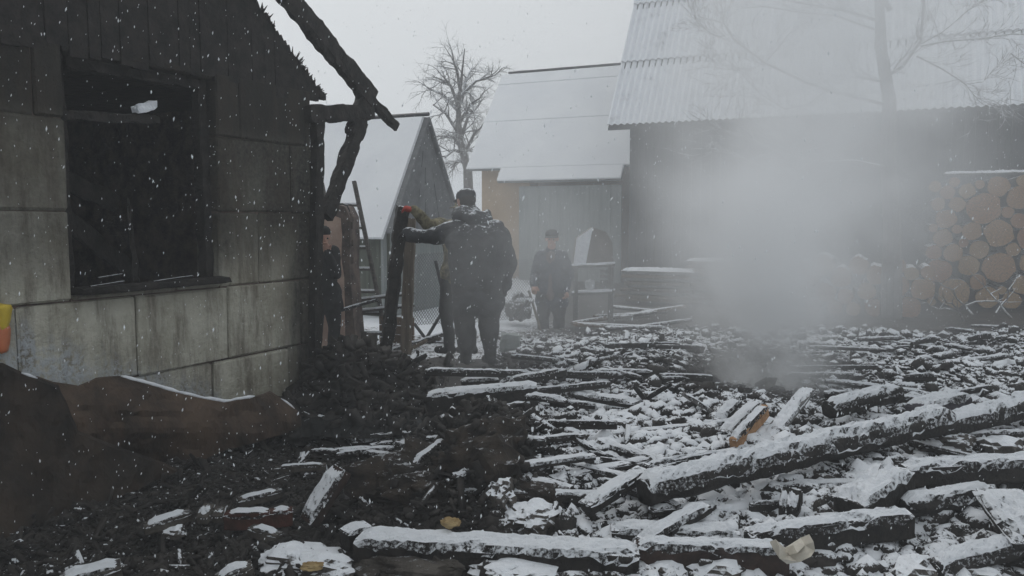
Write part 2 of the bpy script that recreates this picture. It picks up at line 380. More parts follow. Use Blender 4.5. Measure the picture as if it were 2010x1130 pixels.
# ---- burnt house: gable wall of concrete blocks on the left
house = tag(empty('burnt_house', WC), 'burnt house with sooty block wall, empty window and charred roof timbers', 'house')
TH = 0.26
t_w0, t_w1 = wallpt(432, 500)[0], wallpt(135, 400)[0]
z_w0, z_w1 = wallpt(280, 566)[1], wallpt(280, 128)[1]
e1 = wallpt(640, 192); e0 = wallpt(500, 0)                          # sloping edge of the burnt gable
ESL = (e0[1] - e1[1]) / (e0[0] - e1[0])
ZP = 2.70
def edge_z(t):
    t = 6.0 - t if t > 3.0 else t
    return e1[1] + ESL * (t - e1[0])
courses = [-0.10, 0.52, 1.085, 1.655, 2.225, ZP]
offs = [0.33, 0.97, 0.62, 0.25, 0.8]
for ci in range(5):
    za, zb = courses[ci], courses[ci + 1]
    cuts = [0.0] + [offs[ci] + 0.8 * k - 0.8 * (offs[ci] > 0.8) for k in range(8)]
    cuts = sorted(c for c in cuts if 0 <= c < 5.9) + [6.0]
    cells = []
    for ta, tb in zip(cuts[:-1], cuts[1:]):
        if tb - ta < 0.05: continue
        if zb <= z_w0 + 0.02 or za >= z_w1 - 0.02 or tb <= t_w0 or ta >= t_w1:
            cells.append((ta, tb, za, zb)); continue
        if ta < t_w0: cells.append((ta, t_w0, za, zb))
        if tb > t_w1: cells.append((t_w1, tb, za, zb))
        a, b_ = max(ta, t_w0), min(tb, t_w1)
        if za < z_w0: cells.append((a, b_, za, z_w0))
        if zb > z_w1: cells.append((a, b_, z_w1, zb))
    for ta, tb, a, b_ in cells:
        if tb - ta < 0.04 or b_ - a < 0.03: continue
        g = 0.009 if ci < 3 else 0.003; j = random.uniform(-0.008, 0.008)
        mb = MB(); R = Matrix((WD, -WN, Vector((0, 0, 1)))).transposed()
        mb.box(W((ta + tb) / 2, (a + b_) / 2, -TH / 2 + j), (tb - ta - g, TH, b_ - a - g), R, ch=0.014, jit=0.005)
        wb(mb, 'block', 'concrete', house)
mb = MB(); R = Matrix((WD, -WN, Vector((0, 0, 1)))).transposed()       # mortar core behind the joints
for ta, tb, a, b_ in ((0.01, t_w0 - 0.01, -0.1, ZP - 0.01), (t_w1 + 0.01, 5.99, -0.1, ZP - 0.01), (t_w0, t_w1, -0.1, z_w0 - 0.01)):
    mb.box(W((ta + tb) / 2, (a + b_) / 2, -TH / 2), (tb - ta, TH - 0.05, b_ - a), R)
wb(mb, 'mortar', 'brickdark', house)
# charred gable boards above the blocks
tt = e1[0] + 0.01
while tt < 6.0 - e1[0] - 0.2:
    w = random.uniform(0.08, 0.15)
    za = ZP - random.uniform(0.02, 0.1); zl, zr = edge_z(tt), edge_z(tt + w)
    top = []; n = 7
    for k in range(n + 1):
        q = k / n; top.append((tt + w * q, max(za + 0.03, edge_z(tt + w * q) + random.uniform(-0.035, 0.03))))
    poly = [W(tt + 0.004, za)] + [W(tt + w - 0.004, za)] + [W(a, z) for a, z in reversed(top)]
    o1 = random.uniform(0.0, 0.014)
    wb(prism(poly, WN * (o1 - 0.03), WN * o1), 'gable_board', 'char', house)
    tt += w
# side and back walls; ceiling boards added to keep the burnt room dark
for nm, cc, sz in (('side_wall', W(0.13, 1.3, -TH - 2.6), (0.26, 5.2, 2.6)), ('side_wall', W(5.87, 1.3, -TH - 2.6), (0.26, 5.2, 2.6)),
                   ('back_wall', W(3.0, 1.3, -TH - 5.3), (6.0, 0.2, 2.6))):
    mb = MB(); mb.box(cc, sz, R); wb(mb, nm, 'brickdark', house)
for k in range(24):
    mb = MB(); mb.box(W(0.28 + 0.236 * k, 2.598 + random.uniform(-.004, .004), -TH - 2.62), (0.228, 5.2, 0.04), R); wb(mb, 'added_ceiling_board', 'char', house)
# window: burnt casing, sill, broken sash
def rough_beam(a, b, w, h, seg=0.05, amp=0.12, nsec=12, seed=0.0, up=None, taper=1.0, mi=0, rnd=0.35):
    """burnt timber: rounded rectangular section with eaten-away surface"""
    a, b = Vector(a), Vector(b); L = (b - a).length; F = frame(b - a, up or Vector((0, 0, 1))); n = max(3, int(L / seg))
    vs = []; fs = []
    for i in range(n + 1):
        q = i / n; c = a.lerp(b, q); e = 1 - (1 - taper) * q
        for k in range(nsec):
            an = 2 * math.pi * (k + 0.5) / nsec; cx, sx = math.cos(an), math.sin(an)
            ex = rnd
            px_ = math.copysign(abs(cx) ** ex, cx) * w / 2; pz_ = math.copysign(abs(sx) ** ex, sx) * h / 2
            f = e * (1 + amp * fbm(q * L * 7 + seed, cx * 1.7 + seed, sx * 1.7, 3))
            if i in (0, n): f *= 0.93
            sh = (amp * 0.25 * random.uniform(-1, 1) * w) if i in (0, n) else 0
            vs.append(c + F @ Vector((sh, px_ * f, pz_ * f)))
    fs = [(i * nsec + k, i * nsec + (k + 1) % nsec, (i + 1) * nsec + (k + 1) % nsec, (i + 1) * nsec + k) for i in range(n) for k in range(nsec)]
    fs += [tuple(range(nsec - 1, -1, -1)), tuple(n * nsec + k for k in range(nsec))]
    return vs, fs
def beam_part(name, a, b, w, h, mat='char', parent=house, **k):
    mb = MB(); vs, fs = rough_beam(a, b, w, h, **k); mb.add(vs, fs); return wb(mb, name, mat, parent)
zs = z_w0 + 0.02
beam_part('window_sill', W(t_w0, zs, 0.03), W(t_w1, zs, 0.03), 0.16, 0.05, amp=0.2)
zm = (z_w0 + z_w1) / 2
beam_part('window_frame', W(t_w0 + 0.035, z_w0, -0.12), W(t_w0 + 0.045, z_w1, -0.12), 0.10, 0.07, amp=0.35, seg=.03)
beam_part('window_frame', W(t_w1 - 0.035, z_w0, -0.12), W(t_w1 - 0.03, z_w1, -0.12), 0.10, 0.06, amp=0.35, seg=.03)
beam_part('window_frame', W(t_w0 + 0.08, z_w1 - 0.04, -0.12), W(t_w1 - 0.08, z_w1 - 0.05, -0.12), 0.10, 0.08, amp=0.4, seg=.03)
beam_part('window_mullion', W(1.66, z_w0 + 0.03, -0.13), W(1.69, z_w0 + 0.62, -0.15), 0.05, 0.045, amp=0.5, seg=.02, taper=.4)
for q, (ta, tb, zz) in enumerate(((t_w0 + .1, t_w1 - .1, .55), (t_w0 + .2, t_w1 - .05, 1.1))):       # burnt boards fallen inside
    beam_part('fallen_board', W(ta, z_w0 + zz - .5, -.9), W(tb, z_w0 + zz + .2 - .4 * q, -.7), .04, .14, amp=.3)
mb = MB()
for a, b_ in (((165, 562), (240, 552)), ((290, 552), (375, 541)), ((180, 545), (236, 538))):
    mb = MB(); t0, z0 = wallpt(*a); t1, z1 = wallpt(*b_); vs, fs = rough_beam(W(t0, z0, 0.06), W(t1, z1, 0.02), 0.02, 0.012, seg=0.04, amp=0.4, nsec=6); mb.add(vs, fs); wb(mb, 'sash_splinter', 'charsnow', house)
mb = MB(); t0, z0 = wallpt(284, 212); t1, z1 = wallpt(322, 203)
vs, fs = rough_beam(W(t0, z0, -0.1), W(t1, z1, -0.1), 0.05, 0.05, seg=0.02, amp=0.9, nsec=8); mb.add(vs, fs); wb(mb, 'snow_clump', 'snow', house)
beam_part('lintel_board', W(1.45, z0 - 0.05, -0.12), W(t_w1 - 0.05, z0 - 0.10, -0.12), 0.05, 0.06, amp=0.5, seg=.02)
# barge rafter, wall plate end, brace, all in the plane of the gable
def WP(px, py, off=0.0): t, z = wallpt(px, py); return W(t, z, off)
pr0 = WP(470, -110, 0.05); pr1 = WP(722, 196, 0.05); pr2 = WP(770, 250, 0.05)
beam_part('rafter', pr0, pr1, 0.09, 0.20, seg=0.035, amp=0.30, rnd=0.45)
beam_part('rafter', WP(700, 176, 0.05), pr2, 0.07, 0.085, seg=0.03, amp=0.45, rnd=0.45)
beam_part('tie_beam', WP(596, 224, 0.02), WP(722, 221, 0.02), 0.14, 0.15, seg=0.03, amp=0.25)
beam_part('rafter_foot', WP(712, 190, 0.03), WP(690, 268, 0.03), 0.10, 0.17, seg=0.03, amp=0.3)
beam_part('brace', WP(702, 240, 0.03), WP(634, 425, 0.03), 0.11, 0.135, seg=0.035, amp=0.30, rnd=0.5)
beam_part('corner_post', WP(617, 225, 0.035), WP(611, 800, 0.035), 0.09, 0.10, seg=0.05, amp=0.3)
mb = MB()                                                           # snow lodged on the wall top
for k in range(7):
    t0 = e1[0] + 0.02 + 0.006 * k; vs, fs = rough_beam(WP(632 + k * 6, 210 + random.uniform(-1, 1), 0.02), WP(642 + k * 6, 209, 0.02), 0.1, 0.022, seg=0.02, amp=0.5, nsec=8); mb.add(vs, fs)
wb(mb, 'snow_ridge', 'snow', house)
mb = MB()
for k in range(46):                                                 # char splinters along the eaten edges
    q = random.random(); t0 = e1[0] + (e0[0] - e1[0]) * q * 1.1; z0 = edge_z(t0) - 0.02
    p = W(t0, z0, random.uniform(-0.03, 0.02)); d = Vector((0, 0, 1)) * random.uniform(.02, .07) - WD * random.uniform(.0, .07)
    mb.tube([p, p + d], [random.uniform(.008, .02), .002], 4)
wb(mb, 'charred_splinters', 'char', house)['kind'] = 'stuff'

# ---- broken pink wall stub behind the corner
stub = tag(empty('wall_stub', P(665, 705, 9.8)), 'broken standing piece of pink plastered wall beside the ladder', 'wall')
def px_poly(pts, d): return [P(a, b, d) for a, b in pts]
core = [(640, 402), (660, 401), (676, 405), (686, 425), (688, 470), (686, 520), (692, 600), (700, 690), (694, 705), (622, 712), (622, 470), (634, 420)]
wb(prism(px_poly(core, 9.9), Vector((0, 0, 0)), Vector((0.05, 0.35, 0))), 'masonry', 'brickdark', stub)
pl = [(636, 428), (652, 422), (668, 428), (671, 462), (669, 505), (675, 545), (676, 600), (677, 660), (668, 703), (630, 710), (626, 600), (624, 480)]
wb(prism(px_poly(pl, 9.87), Vector((0, 0, 0)), Vector((0, 0.022, 0))), 'plaster', 'pink', stub)
mb = MB(); mb.tube([P(655, 402, 9.8), P(672, 400, 9.8), P(682, 404, 9.8), P(687, 415, 9.8)], [.012, .012, .01, .008], 6); wb(mb, 'bent_rod', 'darkmetal', stub)
for k in range(16):
    mb = MB(); y = 425 + k * 17; mb.box(P(686 + 3 * (k % 2), y, 10.0), (0.07, 0.13, 0.085), Matrix.Rotation(random.uniform(-.2, .2), 3, 'Z'), ch=0.008); wb(mb, 'brick', 'brickdark', stub)

# ---- ladder
lad = tag(empty('ladder', P(735, 700, 10.4)), 'weathered wooden ladder with snow on its rungs', 'ladder')
ra, rb = P(695, 355, 10.7), P(768, 705, 10.2); la, lb = P(631, 357, 10.75), P(702, 706, 10.25)
for a, b_ in ((ra, rb), (la, lb)):
    mb = MB(); mb.box((a + b_) / 2, ((b_ - a).length, 0.05, 0.075), frame(b_ - a, Vector((0, 1, 0))), ch=0.008); wb(mb, 'rail', 'ladder', lad)
for k, y in enumerate((404, 449, 489, 531, 575, 617, 656, 690)):
    q = (y - 355) / 350; a, b_ = la.lerp(lb, q), ra.lerp(rb, q); a.z = b_.z
    mb = MB(); mb.box((a + b_) / 2, ((b_ - a).length - 0.03, 0.045, 0.035), frame(b_ - a), ch=0.006); r = wb(mb, 'rung', 'ladder', lad)
    mb = MB(); vs, fs = rough_beam(a.lerp(b_, .06) + Vector((0, 0, .025)), a.lerp(b_, .94) + Vector((0, 0, .025)), 0.045, 0.022, seg=.05, amp=.3, nsec=8); mb.add(vs, fs)
    wb(mb, 'snow_cap', 'snow', r)

# ---- directions shared by the farm buildings (long sides recede to the left)
BD = Vector((0.913, -0.407, 0)).normalized(); BIN = Vector((0.407, 0.913, 0)).normalized()
Zv = Vector((0, 0, 1))
def RB(along, updir):                                               # matrix: along, up the slope, normal
    n = along.cross(updir).normalized(); return Matrix((along, updir, n)).transposed()

# ---- barn on the right with wavy sheet roof
B0 = P(1192, 246, 18.0)
barn = tag(empty('barn', Vector((B0.x, B0.y, 0))), 'long dark plank barn with snow dusted wavy sheet roof', 'barn')
PITCHB = math.radians(57); up = (BIN * math.cos(PITCHB) + Zv * math.sin(PITCHB))
def wavy_sheet(wd, ln, waves, amp, th):
    n = waves * 6; vs = []; fs = []
    for lay in (0, 1):
        for j in (0, 1):
            for i in range(n + 1):
                x = wd * i / n; vs.append((x, j * ln, amp * math.sin(2 * math.pi * waves * i / n) - lay * th))
    m = n + 1
    for i in range(n):
        fs += [(i, i + 1, m + i + 1, m + i), (2 * m + i, 3 * m + i, 3 * m + i + 1, 2 * m + i + 1), (i, 2 * m + i, 2 * m + i + 1, i + 1), (m + i, m + i + 1, 3 * m + i + 1, 3 * m + i)]
    fs += [(0, m, 3 * m, 2 * m), (n, 2 * m + n, 3 * m + n, m + n)]
    mb = MB(); mb.add(vs, fs); return mb
sheet_me = wavy_sheet(1.0, 1.93, 7, 0.026, 0.012).mesh('roof_sheet', 'roofsheet', smooth=False)
RM = RB(BD, up)
for col in range(11):
    for row in range(3):
        o = obj('roof_sheet', sheet_me, barn)
        pos = B0 + BD * (col * 0.995) + up * (row * 1.84) + RM.col[2] * (0.02 + random.uniform(0, .012))
        tilt = RM @ Matrix.Rotation(math.radians(-1.1), 3, 'X')
        o.matrix_local = Matrix.Translation(pos - barn.location) @ tilt.to_4x4()
# roof deck, rear slope, gable ends
ridge_run = 1.84 * 3 * math.cos(PITCHB); ridge_h = 1.84 * 3 * math.sin(PITCHB)
e_a, e_b = B0 + BD * 0.02, B0 + BD * 10.9
r_a, r_b = e_a + BIN * ridge_run + Zv * ridge_h, e_b + BIN * ridge_run + Zv * ridge_h
mb = prism([e_a - Zv * .06, e_b - Zv * .06, r_b - Zv * .06, r_a - Zv * .06], Vector((0, 0, 0)), -Zv * 0.05); wb(mb, 'roof_deck', 'barnwood', barn)
mb = prism([r_a, r_b, e_b + BIN * 2 * ridge_run, e_a + BIN * 2 * ridge_run], Vector((0, 0, 0)), -Zv * 0.08); wb(mb, 'rear_roof', 'roofsheet', barn)
wf0 = B0 + BD * 0.42 + BIN * 0.34
s = 0.0
while s < 10.3:
    w = random.uniform(0.17, 0.22); c = wf0 + BD * (s + w / 2) + BIN * random.uniform(0, .02); hgt = B0.z + 0.12
    mb = MB(); mb.box((c.x, c.y, hgt / 2), (w - 0.008, 0.03, hgt), Matrix((BD, BIN, Zv)).transposed()); wb(mb, 'wall_board', 'barnwood', barn); s += w
mb = MB()
for sa in (0.45, 10.4):
    c = B0 + BD * sa + BIN * (ridge_run + 0.1); mb.box((c.x, c.y, B0.z / 2), (0.06, 2 * ridge_run - 0.7, B0.z), Matrix((BD, BIN, Zv)).transposed())
c = B0 + BD * 5.4 + BIN * (2 * ridge_run - 0.3); mb.box((c.x, c.y, B0.z / 2), (10, 0.06, B0.z), Matrix((BD, BIN, Zv)).transposed())
wb(mb, 'rear_walls', 'barnwood', barn)

# ---- cottage with snowy roof, ochre and grey wall
H0 = P(915, 333, 22.0); cot = tag(empty('cottage', Vector((H0.x, H0.y, 0))), 'low cottage with thick snow on its roof and an ochre wall end', 'house')
PH = math.radians(50.5); uph = (BIN * math.cos(PH) + Zv * math.sin(PH)); RH = RB(BD, uph)
slope_len = 3.75; LH = 5.2
def slab(name, s0, s1, u0, u1, lift, th, mat, par=cot, base=H0, M=RH, al=BD, upv=uph, bumps=True):
    mb = MB(); c = base + al * ((s0 + s1) / 2) + upv * ((u0 + u1) / 2) + M.col[2] * (lift + th / 2)
    mb.box(c, (s1 - s0, u1 - u0, th), M, ch=min(0.02, th * .3)); return wb(mb, name, mat, par)
slab('roof', 0, LH, 0, slope_len, -0.08, 0.08, 'slate')
ext = slab('roof', 1.06, 4.45, -0.46, -0.003, -0.08, 0.078, 'slate')
ucut = [0.0, 1.78, 3.3, slope_len]; scut = [0, 1.5, 2.9, 4.2, LH]
for i in range(3):
    slab('snow_panel', 0.004, LH - .004, ucut[i] - (0.012 if i else 0), ucut[i + 1] - .012, 0.003, 0.05 + 0.008 * i, 'roofsnow')
slab('snow_panel', 1.06, 4.45, -0.46, -0.004, 0.003, 0.055, 'roofsnow')
mb = MB(); rdg = H0 + uph * (slope_len + 0.03); vs, fs = rough_beam(rdg + BD * 0.2 + Zv * .05, rdg + BD * LH + Zv * .05, 0.1, 0.06, seg=.2, amp=.2); mb.add(vs, fs); wb(mb, 'ridge_cap', 'darkmetal', cot)
runh = slope_len * math.cos(PH)
c = H0 + BIN * (runh * 1.5) + BD * LH / 2; upr = (-BIN * math.cos(PH) + Zv * math.sin(PH)); nr = BD.cross(upr)
mb = MB(); mb.box(H0 + BIN * (2 * runh) + BD * LH / 2 + upr * slope_len / 2, (LH, slope_len, 0.08), Matrix((BD, upr, nr)).transposed()); wb(mb, 'rear_roof', 'slate', cot)
def wallseg(name, s0, s1, inn, mat, top, th=0.12):
    mb = MB(); c = H0 + BD * ((s0 + s1) / 2) + BIN * (inn + th / 2); mb.box((c.x, c.y, top / 2), (s1 - s0, th, top), Matrix((BD, BIN, Zv)).transposed()); return wb(mb, name, mat, cot)
wallseg('ochre_wall', 0.3, 1.75, 0.35, 'ochre', H0.z + 0.35)
s = 1.6
while s < 4.4:
    wallseg('wall_board', s, s + 0.275, -0.08 + random.uniform(0, .02), 'greygreen', H0.z - 0.48, 0.05); s += 0.28
wallseg('rear_wall', 0.3, LH - .1, 2 * runh - 0.5, 'ochre', H0.z + 0.3)
mb = MB(); c = H0 + BD * 0.3 + BIN * runh
wb(prism([H0 + BD * .3 + BIN * .4 - Zv * H0.z, H0 + BD * .3 + BIN * (2 * runh - .4) - Zv * H0.z, H0 + BD * .3 + BIN * (2 * runh - .4) + Zv * .3, H0 + BD * .3 + BIN * runh + uph * 0 + Zv * (slope_len * math.sin(PH) - .2), H0 + BD * .3 + BIN * .4 + Zv * .3], Vector((0, 0, 0)), BD * 0.1), 'end_wall', 'ochre', cot)

# ---- steep shed left of the cottage
SD = Vector((0.42, 0.906, 0)).normalized(); RD = Vector((-0.906, 0.42, 0)).normalized()
S0 = P(757, 455, 13.0); apx = P(836, 232, 14.1); hw = (Vector((apx.x, apx.y, 0)) - Vector((S0.x, S0.y, 0))).dot(SD)
AP = S0 + SD * hw; AP.z = apx.z; S1 = S0 + SD * 2 * hw
shed = tag(empty('steep_shed', Vector((S0.x, S0.y, 0))), 'steep grey gabled shed with one snow white roof slope', 'shed')
ln = 2.3
for j in range(1):
    a, b_ = 0.0, ln
    nrm = (AP - S0).cross(RD); nrm = nrm if nrm.dot(-S0) > 0 else -nrm; nrm.normalize(); sl = (S0 - AP) * 0.06
    wb(prism([S0 + sl + RD * a, S0 + sl + RD * b_, AP + RD * b_, AP + RD * a], nrm * 0.003 * j, nrm * (0.06 + .004 * j)), 'snow_panel', 'roofsnow', shed)
wb(prism([S0 - RD * .1, S0 + RD * ln, AP + RD * ln, AP - RD * .1], -nrm * 0.05, -nrm * 0.002), 'roof', 'slate', shed)
n2 = (AP - S1).cross(RD); n2 = n2 if n2.dot(SD) > 0 else -n2; n2.normalize()
wb(prism([S1 - RD * .1, S1 + RD * ln, AP + RD * ln, AP - RD * .1], n2 * .002, n2 * 0.05), 'rear_roof', 'slate', shed)
mb = MB(); mb.tube([AP + Zv * .07 - RD * .1, AP + Zv * .07 + RD * ln], .035, 6); wb(mb, 'ridge_cap', 'darkmetal', shed)
rows = 7
for k in range(rows):
    q0, q1 = k / rows, (k + 1) / rows
    A0, A1 = S0.lerp(AP, q0), S0.lerp(AP, q1); D0, D1 = S1.lerp(AP, q0), S1.lerp(AP, q1)
    cuts = [0, 0.36 + .12 * (k % 2), 0.7, 1]
    for c0, c1 in zip(cuts[:-1], cuts[1:]):
        if (D0 - A0).length * (c1 - c0) < 0.05: continue
        g = .006; poly = [A0.lerp(D0, c0 + g), A0.lerp(D0, c1 - g), A1.lerp(D1, c1 - g), A1.lerp(D1, c0 + g)]
        tiltv = -RD * (0.015 + .012 * random.random())
        wb(prism([p - Zv * .012 for p in poly], tiltv, tiltv - RD * 0.012), 'gable_sheet', 'slate', shed)
wb(prism([S0 - Zv * S0.z, S1 - Zv * S0.z, S1, S0], RD * .05, RD * .1), 'end_wall', 'greygreen', shed)
s = 0.0
while s < ln:
    c = S0 + SD * .12 + RD * (s + .1); mb = MB(); mb.box((c.x, c.y, S0.z / 2), (.195, .03, S0.z), Matrix((RD, SD, Zv)).transposed()); wb(mb, 'wall_board', 'greentarp', shed); s += .2
wb(prism([AP + RD * ln, S0 + RD * ln, S1 + RD * ln], RD * 0, -RD * .05), 'rear_gable', 'slate', shed)

# ---- low outbuilding further left, only its snowy roof shows through the brace
L0 = P(600, 462, 16.5); low = tag(empty('outbuilding', Vector((L0.x, L0.y, 0))), 'low pale outbuilding seen beyond the charred brace', 'shed')
ra_, rb_ = P(560, 318, 17.6), P(700, 309, 17.2); ea, eb = P(540, 470, 16.6), P(715, 464, 16.2)
wb(prism([ea, eb, rb_, ra_], Vector((0, 0, 0)), Vector((0, -.03, .07))), 'snow_cover', 'roofsnow', low)
wb(prism([ea, eb, rb_, ra_], Vector((0, 0.02, -.06)), Vector((0, 0, -.004))), 'roof', 'slate', low)
wb(prism([Vector((ea.x + .1, ea.y + .3, 0)), Vector((eb.x - .1, eb.y + .3, 0)), Vector((eb.x - .1, eb.y + .3, eb.z + .1)), Vector((ea.x + .1, ea.y + .3, ea.z + .1))], Vector((0, 0, 0)), Vector((0, .1, 0))), 'wall', 'greygreen', low)
wb(prism([P(598, 318, 19.5), P(662, 312, 19.5), P(668, 262, 19.5), P(650, 238, 19.5), P(600, 240, 19.5)], Vector((0, 0, 0)), Vector((0, 1.2, 0))), 'rear_gable', 'slate', low)

#--PART3--
# ------------------------------------------------------------------ timbers, planks and stones on the ground
def snow_cap(a, b, w, h, th, F, seed=0.0, seg=0.035, cover=0.3, rnd=False, over=1.04):
    """lumpy snow lying on a timber from a to b: sinks below the wood where the wind took it"""
    L = (b - a).length; n = max(4, int(L / seg)); m = 14; vs = []; fs = []
    for i in range(n + 1):
        q = i / n; c = a.lerp(b, q); end = min(1, min(q, 1 - q) * L / 0.05)
        for j in range(m + 1):
            v = -1 + 2 * j / m
            base = h / 2 * (math.sqrt(max(0, 1 - (0.92 * v) ** 2)) if rnd else 1.0)
            nz = fbm(q * L * 6 + seed, v * w * 6 + seed * 2, 2.0, 2); fine = fbm(q * L * 22 + seed, v * w * 22, 7.0, 2)
            t = th * (1 - 0.8 * v ** 4) * (0.75 + 0.6 * nz + 0.55 * fine) - th * max(0, nz + .6 * fine - cover + abs(v) ** 3 * 0.55) * 2.2
            if j in (0, m): t = -min(0.35 * h, 0.008 + 0.05 * abs(nz) + .03 * abs(fine))
            t = t * end - (1 - end) * 0.012
            vs.append(c + F @ Vector(((0.5 - random.random()) * seg * .5, v * w / 2 * over + fine * .004, base + t)))
    r = m + 1
    fs = [(i * r + j, i * r + j + 1, (i + 1) * r + j + 1, (i + 1) * r + j) for i in range(n) for j in range(m)]
    return vs, fs
SEED = [0.0]
def timber(name, p0, p1, w, h, label, cat='beam', mat='charsnow', th=0.03, rnd=0.35, lift=(0.0, 0.0), group=None, cover=0.3,
           amp=0.12, taper=1.0, world=False, seg=0.05, roll=0.0):
    SEED[0] += 3.7
    if not world and cat in ('beam', 'log'): w, h, th = w * .76, h * .8, th * .85
    if world: a, b = Vector(p0), Vector(p1)
    else:
        a = onground(*p0, lift[0] + h); b = onground(*p1, lift[1] + h)
        a.z -= h / 2; b.z -= h / 2
    mid = (a + b) / 2; base = Vector((mid.x, mid.y, min(a.z, b.z) - h / 2))
    F = frame(b - a)
    if roll: F = F @ Matrix.Rotation(roll, 3, 'X')
    up = F.col[2]
    mb = MB(); vs, fs = rough_beam(a - base, b - base, w, h, seg=seg, amp=amp, seed=SEED[0], rnd=rnd, taper=taper, up=up)
    mb.add(vs, fs); o = mb.build(name, mat, None, smooth=rnd > 0.6); o.location = base; tag(o, label, cat, group)
    if th > 0:
        mb = MB(); vs, fs = snow_cap(a - base, b - base, w, h, th, F, SEED[0], cover=cover, rnd=rnd > 0.6, seg=min(.028, seg)); mb.add(vs, fs)
        mb.build('snow_cap', 'capsnow', o, smooth=False)
    return o

timber('charred_beam', (705, 1048), (1255, 1078), 0.21, 0.16, 'long black squared beam under an even strip of snow, with a narrower beam butting its end', th=0.035, amp=0.10, cover=.42, seg=.04)
timber('charred_beam', (1250, 1062), (1545, 1072), 0.13, 0.17, 'black beam with a red brown torn end beside the curled white sheet', mat='brownchar', th=0.03, cover=.45, seg=.04)
timber('charred_log', (1262, 938), (1860, 800), 0.20, 0.17, 'thickest snow laden burnt log slanting across the rubble', th=0.05, rnd=0.75, amp=.2, cover=.35, lift=(.10, .14), seg=.04)
timber('charred_log', (1840, 822), (2060, 770), 0.17, 0.15, 'snowy burnt log continuing the thickest log towards the woodpile', th=0.045, rnd=0.75, amp=.25, cover=.35, lift=(.1, .12), seg=.04)
timber('charred_beam', (1668, 976), (1765, 912), 0.24, 0.17, 'short thick squared beam end thickly capped with snow', th=0.045, amp=.14, lift=(.05, .10), seg=.03)
timber('charred_beam', (1775, 912), (2070, 896), 0.16, 0.14, 'long snowy beam running from the short thick beam end', th=0.04, lift=(.10, .10), seg=.04)
timber('charred_beam', (1800, 935), (2070, 925), 0.09, 0.12, 'thin black beam under the long snowy beam, grey snow along it', th=0.03, lift=(.02, .04))
timber('charred_plank', (1470, 1042), (1785, 1002), 0.10, 0.12, 'bowed black plank with ragged snow lying before the short thick beam end', 'plank', th=0.03, lift=(.02, .06), amp=.25, seg=.03)
timber('charred_log', (1832, 1098), (1998, 1055), 0.13, 0.11, 'short smooth snow covered log near the wide tilted plank', th=0.04, rnd=.75, lift=(.03, .05), cover=.6)
timber('charred_plank', (1955, 955), (2040, 1060), 0.24, 0.05, 'wide tilted plank white with snow', 'plank', th=0.035, lift=(.2, .12), cover=.5)
timber('charred_log', (1772, 975), (1945, 950), 0.15, 0.12, 'crooked burnt root log with patchy snow behind the wide tilted plank', th=0.03, rnd=.8, amp=.5, lift=(.06, .06), seg=.03)
timber('charred_plank', (1408, 822), (1446, 779), 0.085, 0.04, 'snow covered short plank leaning in the smoke, first of three side by side', 'plank', th=.02, lift=(.05, .16), cover=.6)
timber('charred_plank', (1420, 845), (1488, 783), 0.085, 0.045, 'snow covered plank in the smoke, middle of three side by side', 'plank', th=.02, lift=(.05, .18), cover=.6)
timber('split_plank', (1440, 858), (1502, 792), 0.055, 0.09, 'plank with fresh orange split side at the foot of the smoke', 'plank', mat='orange', th=.02, lift=(.06, .18), cover=.6)
timber('charred_plank', (1484, 882), (1588, 758), 0.10, 0.04, 'longest grey plank leaning up into the smoke column', 'plank', mat='greywood', th=.02, lift=(.04, .22), cover=.3)
timber('charred_log', (1625, 788), (1762, 754), 0.15, 0.14, 'short snowy log at the far edge of the smoke', th=.035, rnd=.75, lift=(.08, .1), amp=.25)
timber('charred_log', (1800, 792), (1888, 768), 0.22, 0.16, 'dull violet grey block with snow on its back', mat='purple', th=.04, rnd=.6, lift=(.04, .06), amp=.2)
timber('charred_beam', (1548, 1004), (1556, 945), 0.09, 0.08, 'small snowy stump standing out of the rubble', 'stump', th=.03, lift=(.0, .12), amp=.25, cover=.5)
timber('charred_plank', (1150, 985), (1262, 915), 0.10, 0.06, 'sloping snow dusted plank against the end of the thickest log', 'plank', th=.015, lift=(.08, .16), cover=.1)
timber('charred_plank', (1200, 1032), (1450, 1040), 0.12, 0.05, 'flat snowy plank sunk in rubble behind the foremost beam', 'plank', th=.03, lift=(.02, .03), cover=.5)
timber('charred_plank', (1260, 1055), (1385, 985), 0.09, 0.05, 'snowy lath crossing the flat sunk plank', 'plank', th=.025, lift=(.03, .10), cover=.4)
timber('charred_plank', (872, 832), (1032, 787), 0.05, 0.05, 'thin snowy lath sloping up beside the earth mound', 'plank', th=.02, lift=(.05, .12), cover=.6)
timber('charred_beam', (842, 770), (1055, 752), 0.24, 0.26, 'big charred sill beam with snowy top and black side below the men', th=.03, lift=(.0, .0), amp=.12, cover=.35)
timber('charred_beam', (835, 724), (1046, 729), 0.07, 0.07, 'thin straight snow lined beam at the feet of the man in the hooded jacket', th=.02, lift=(.12, .12), cover=.6)
timber('charred_plank', (905, 744), (978, 741), 0.10, 0.05, 'short snowy plank between the thin beam and the sill beam', 'plank', th=.02, lift=(.1, .1), cover=.6)
timber('charred_beam', (985, 745), (1112, 722), 0.11, 0.09, 'slanting snowy beam right of the hooded man', th=.025, lift=(.1, .14), amp=.2)
timber('charred_plank', (1035, 772), (1112, 784), 0.08, 0.04, 'snowy lath dropping off the sill beam', 'plank', th=.02, lift=(.14, .08), cover=.6)
timber('charred_plank', (1155, 772), (1250, 788), 0.12, 0.05, 'snowy board left of the two crossed sticks', 'plank', th=.025, lift=(.06, .05), cover=.6)
timber('stick', (1268, 780), (1318, 750), 0.025, 0.03, 'thin snowy stick rising to the right, one of two crossed by the smoke', 'stick', th=.01, lift=(.06, .2), cover=.8)
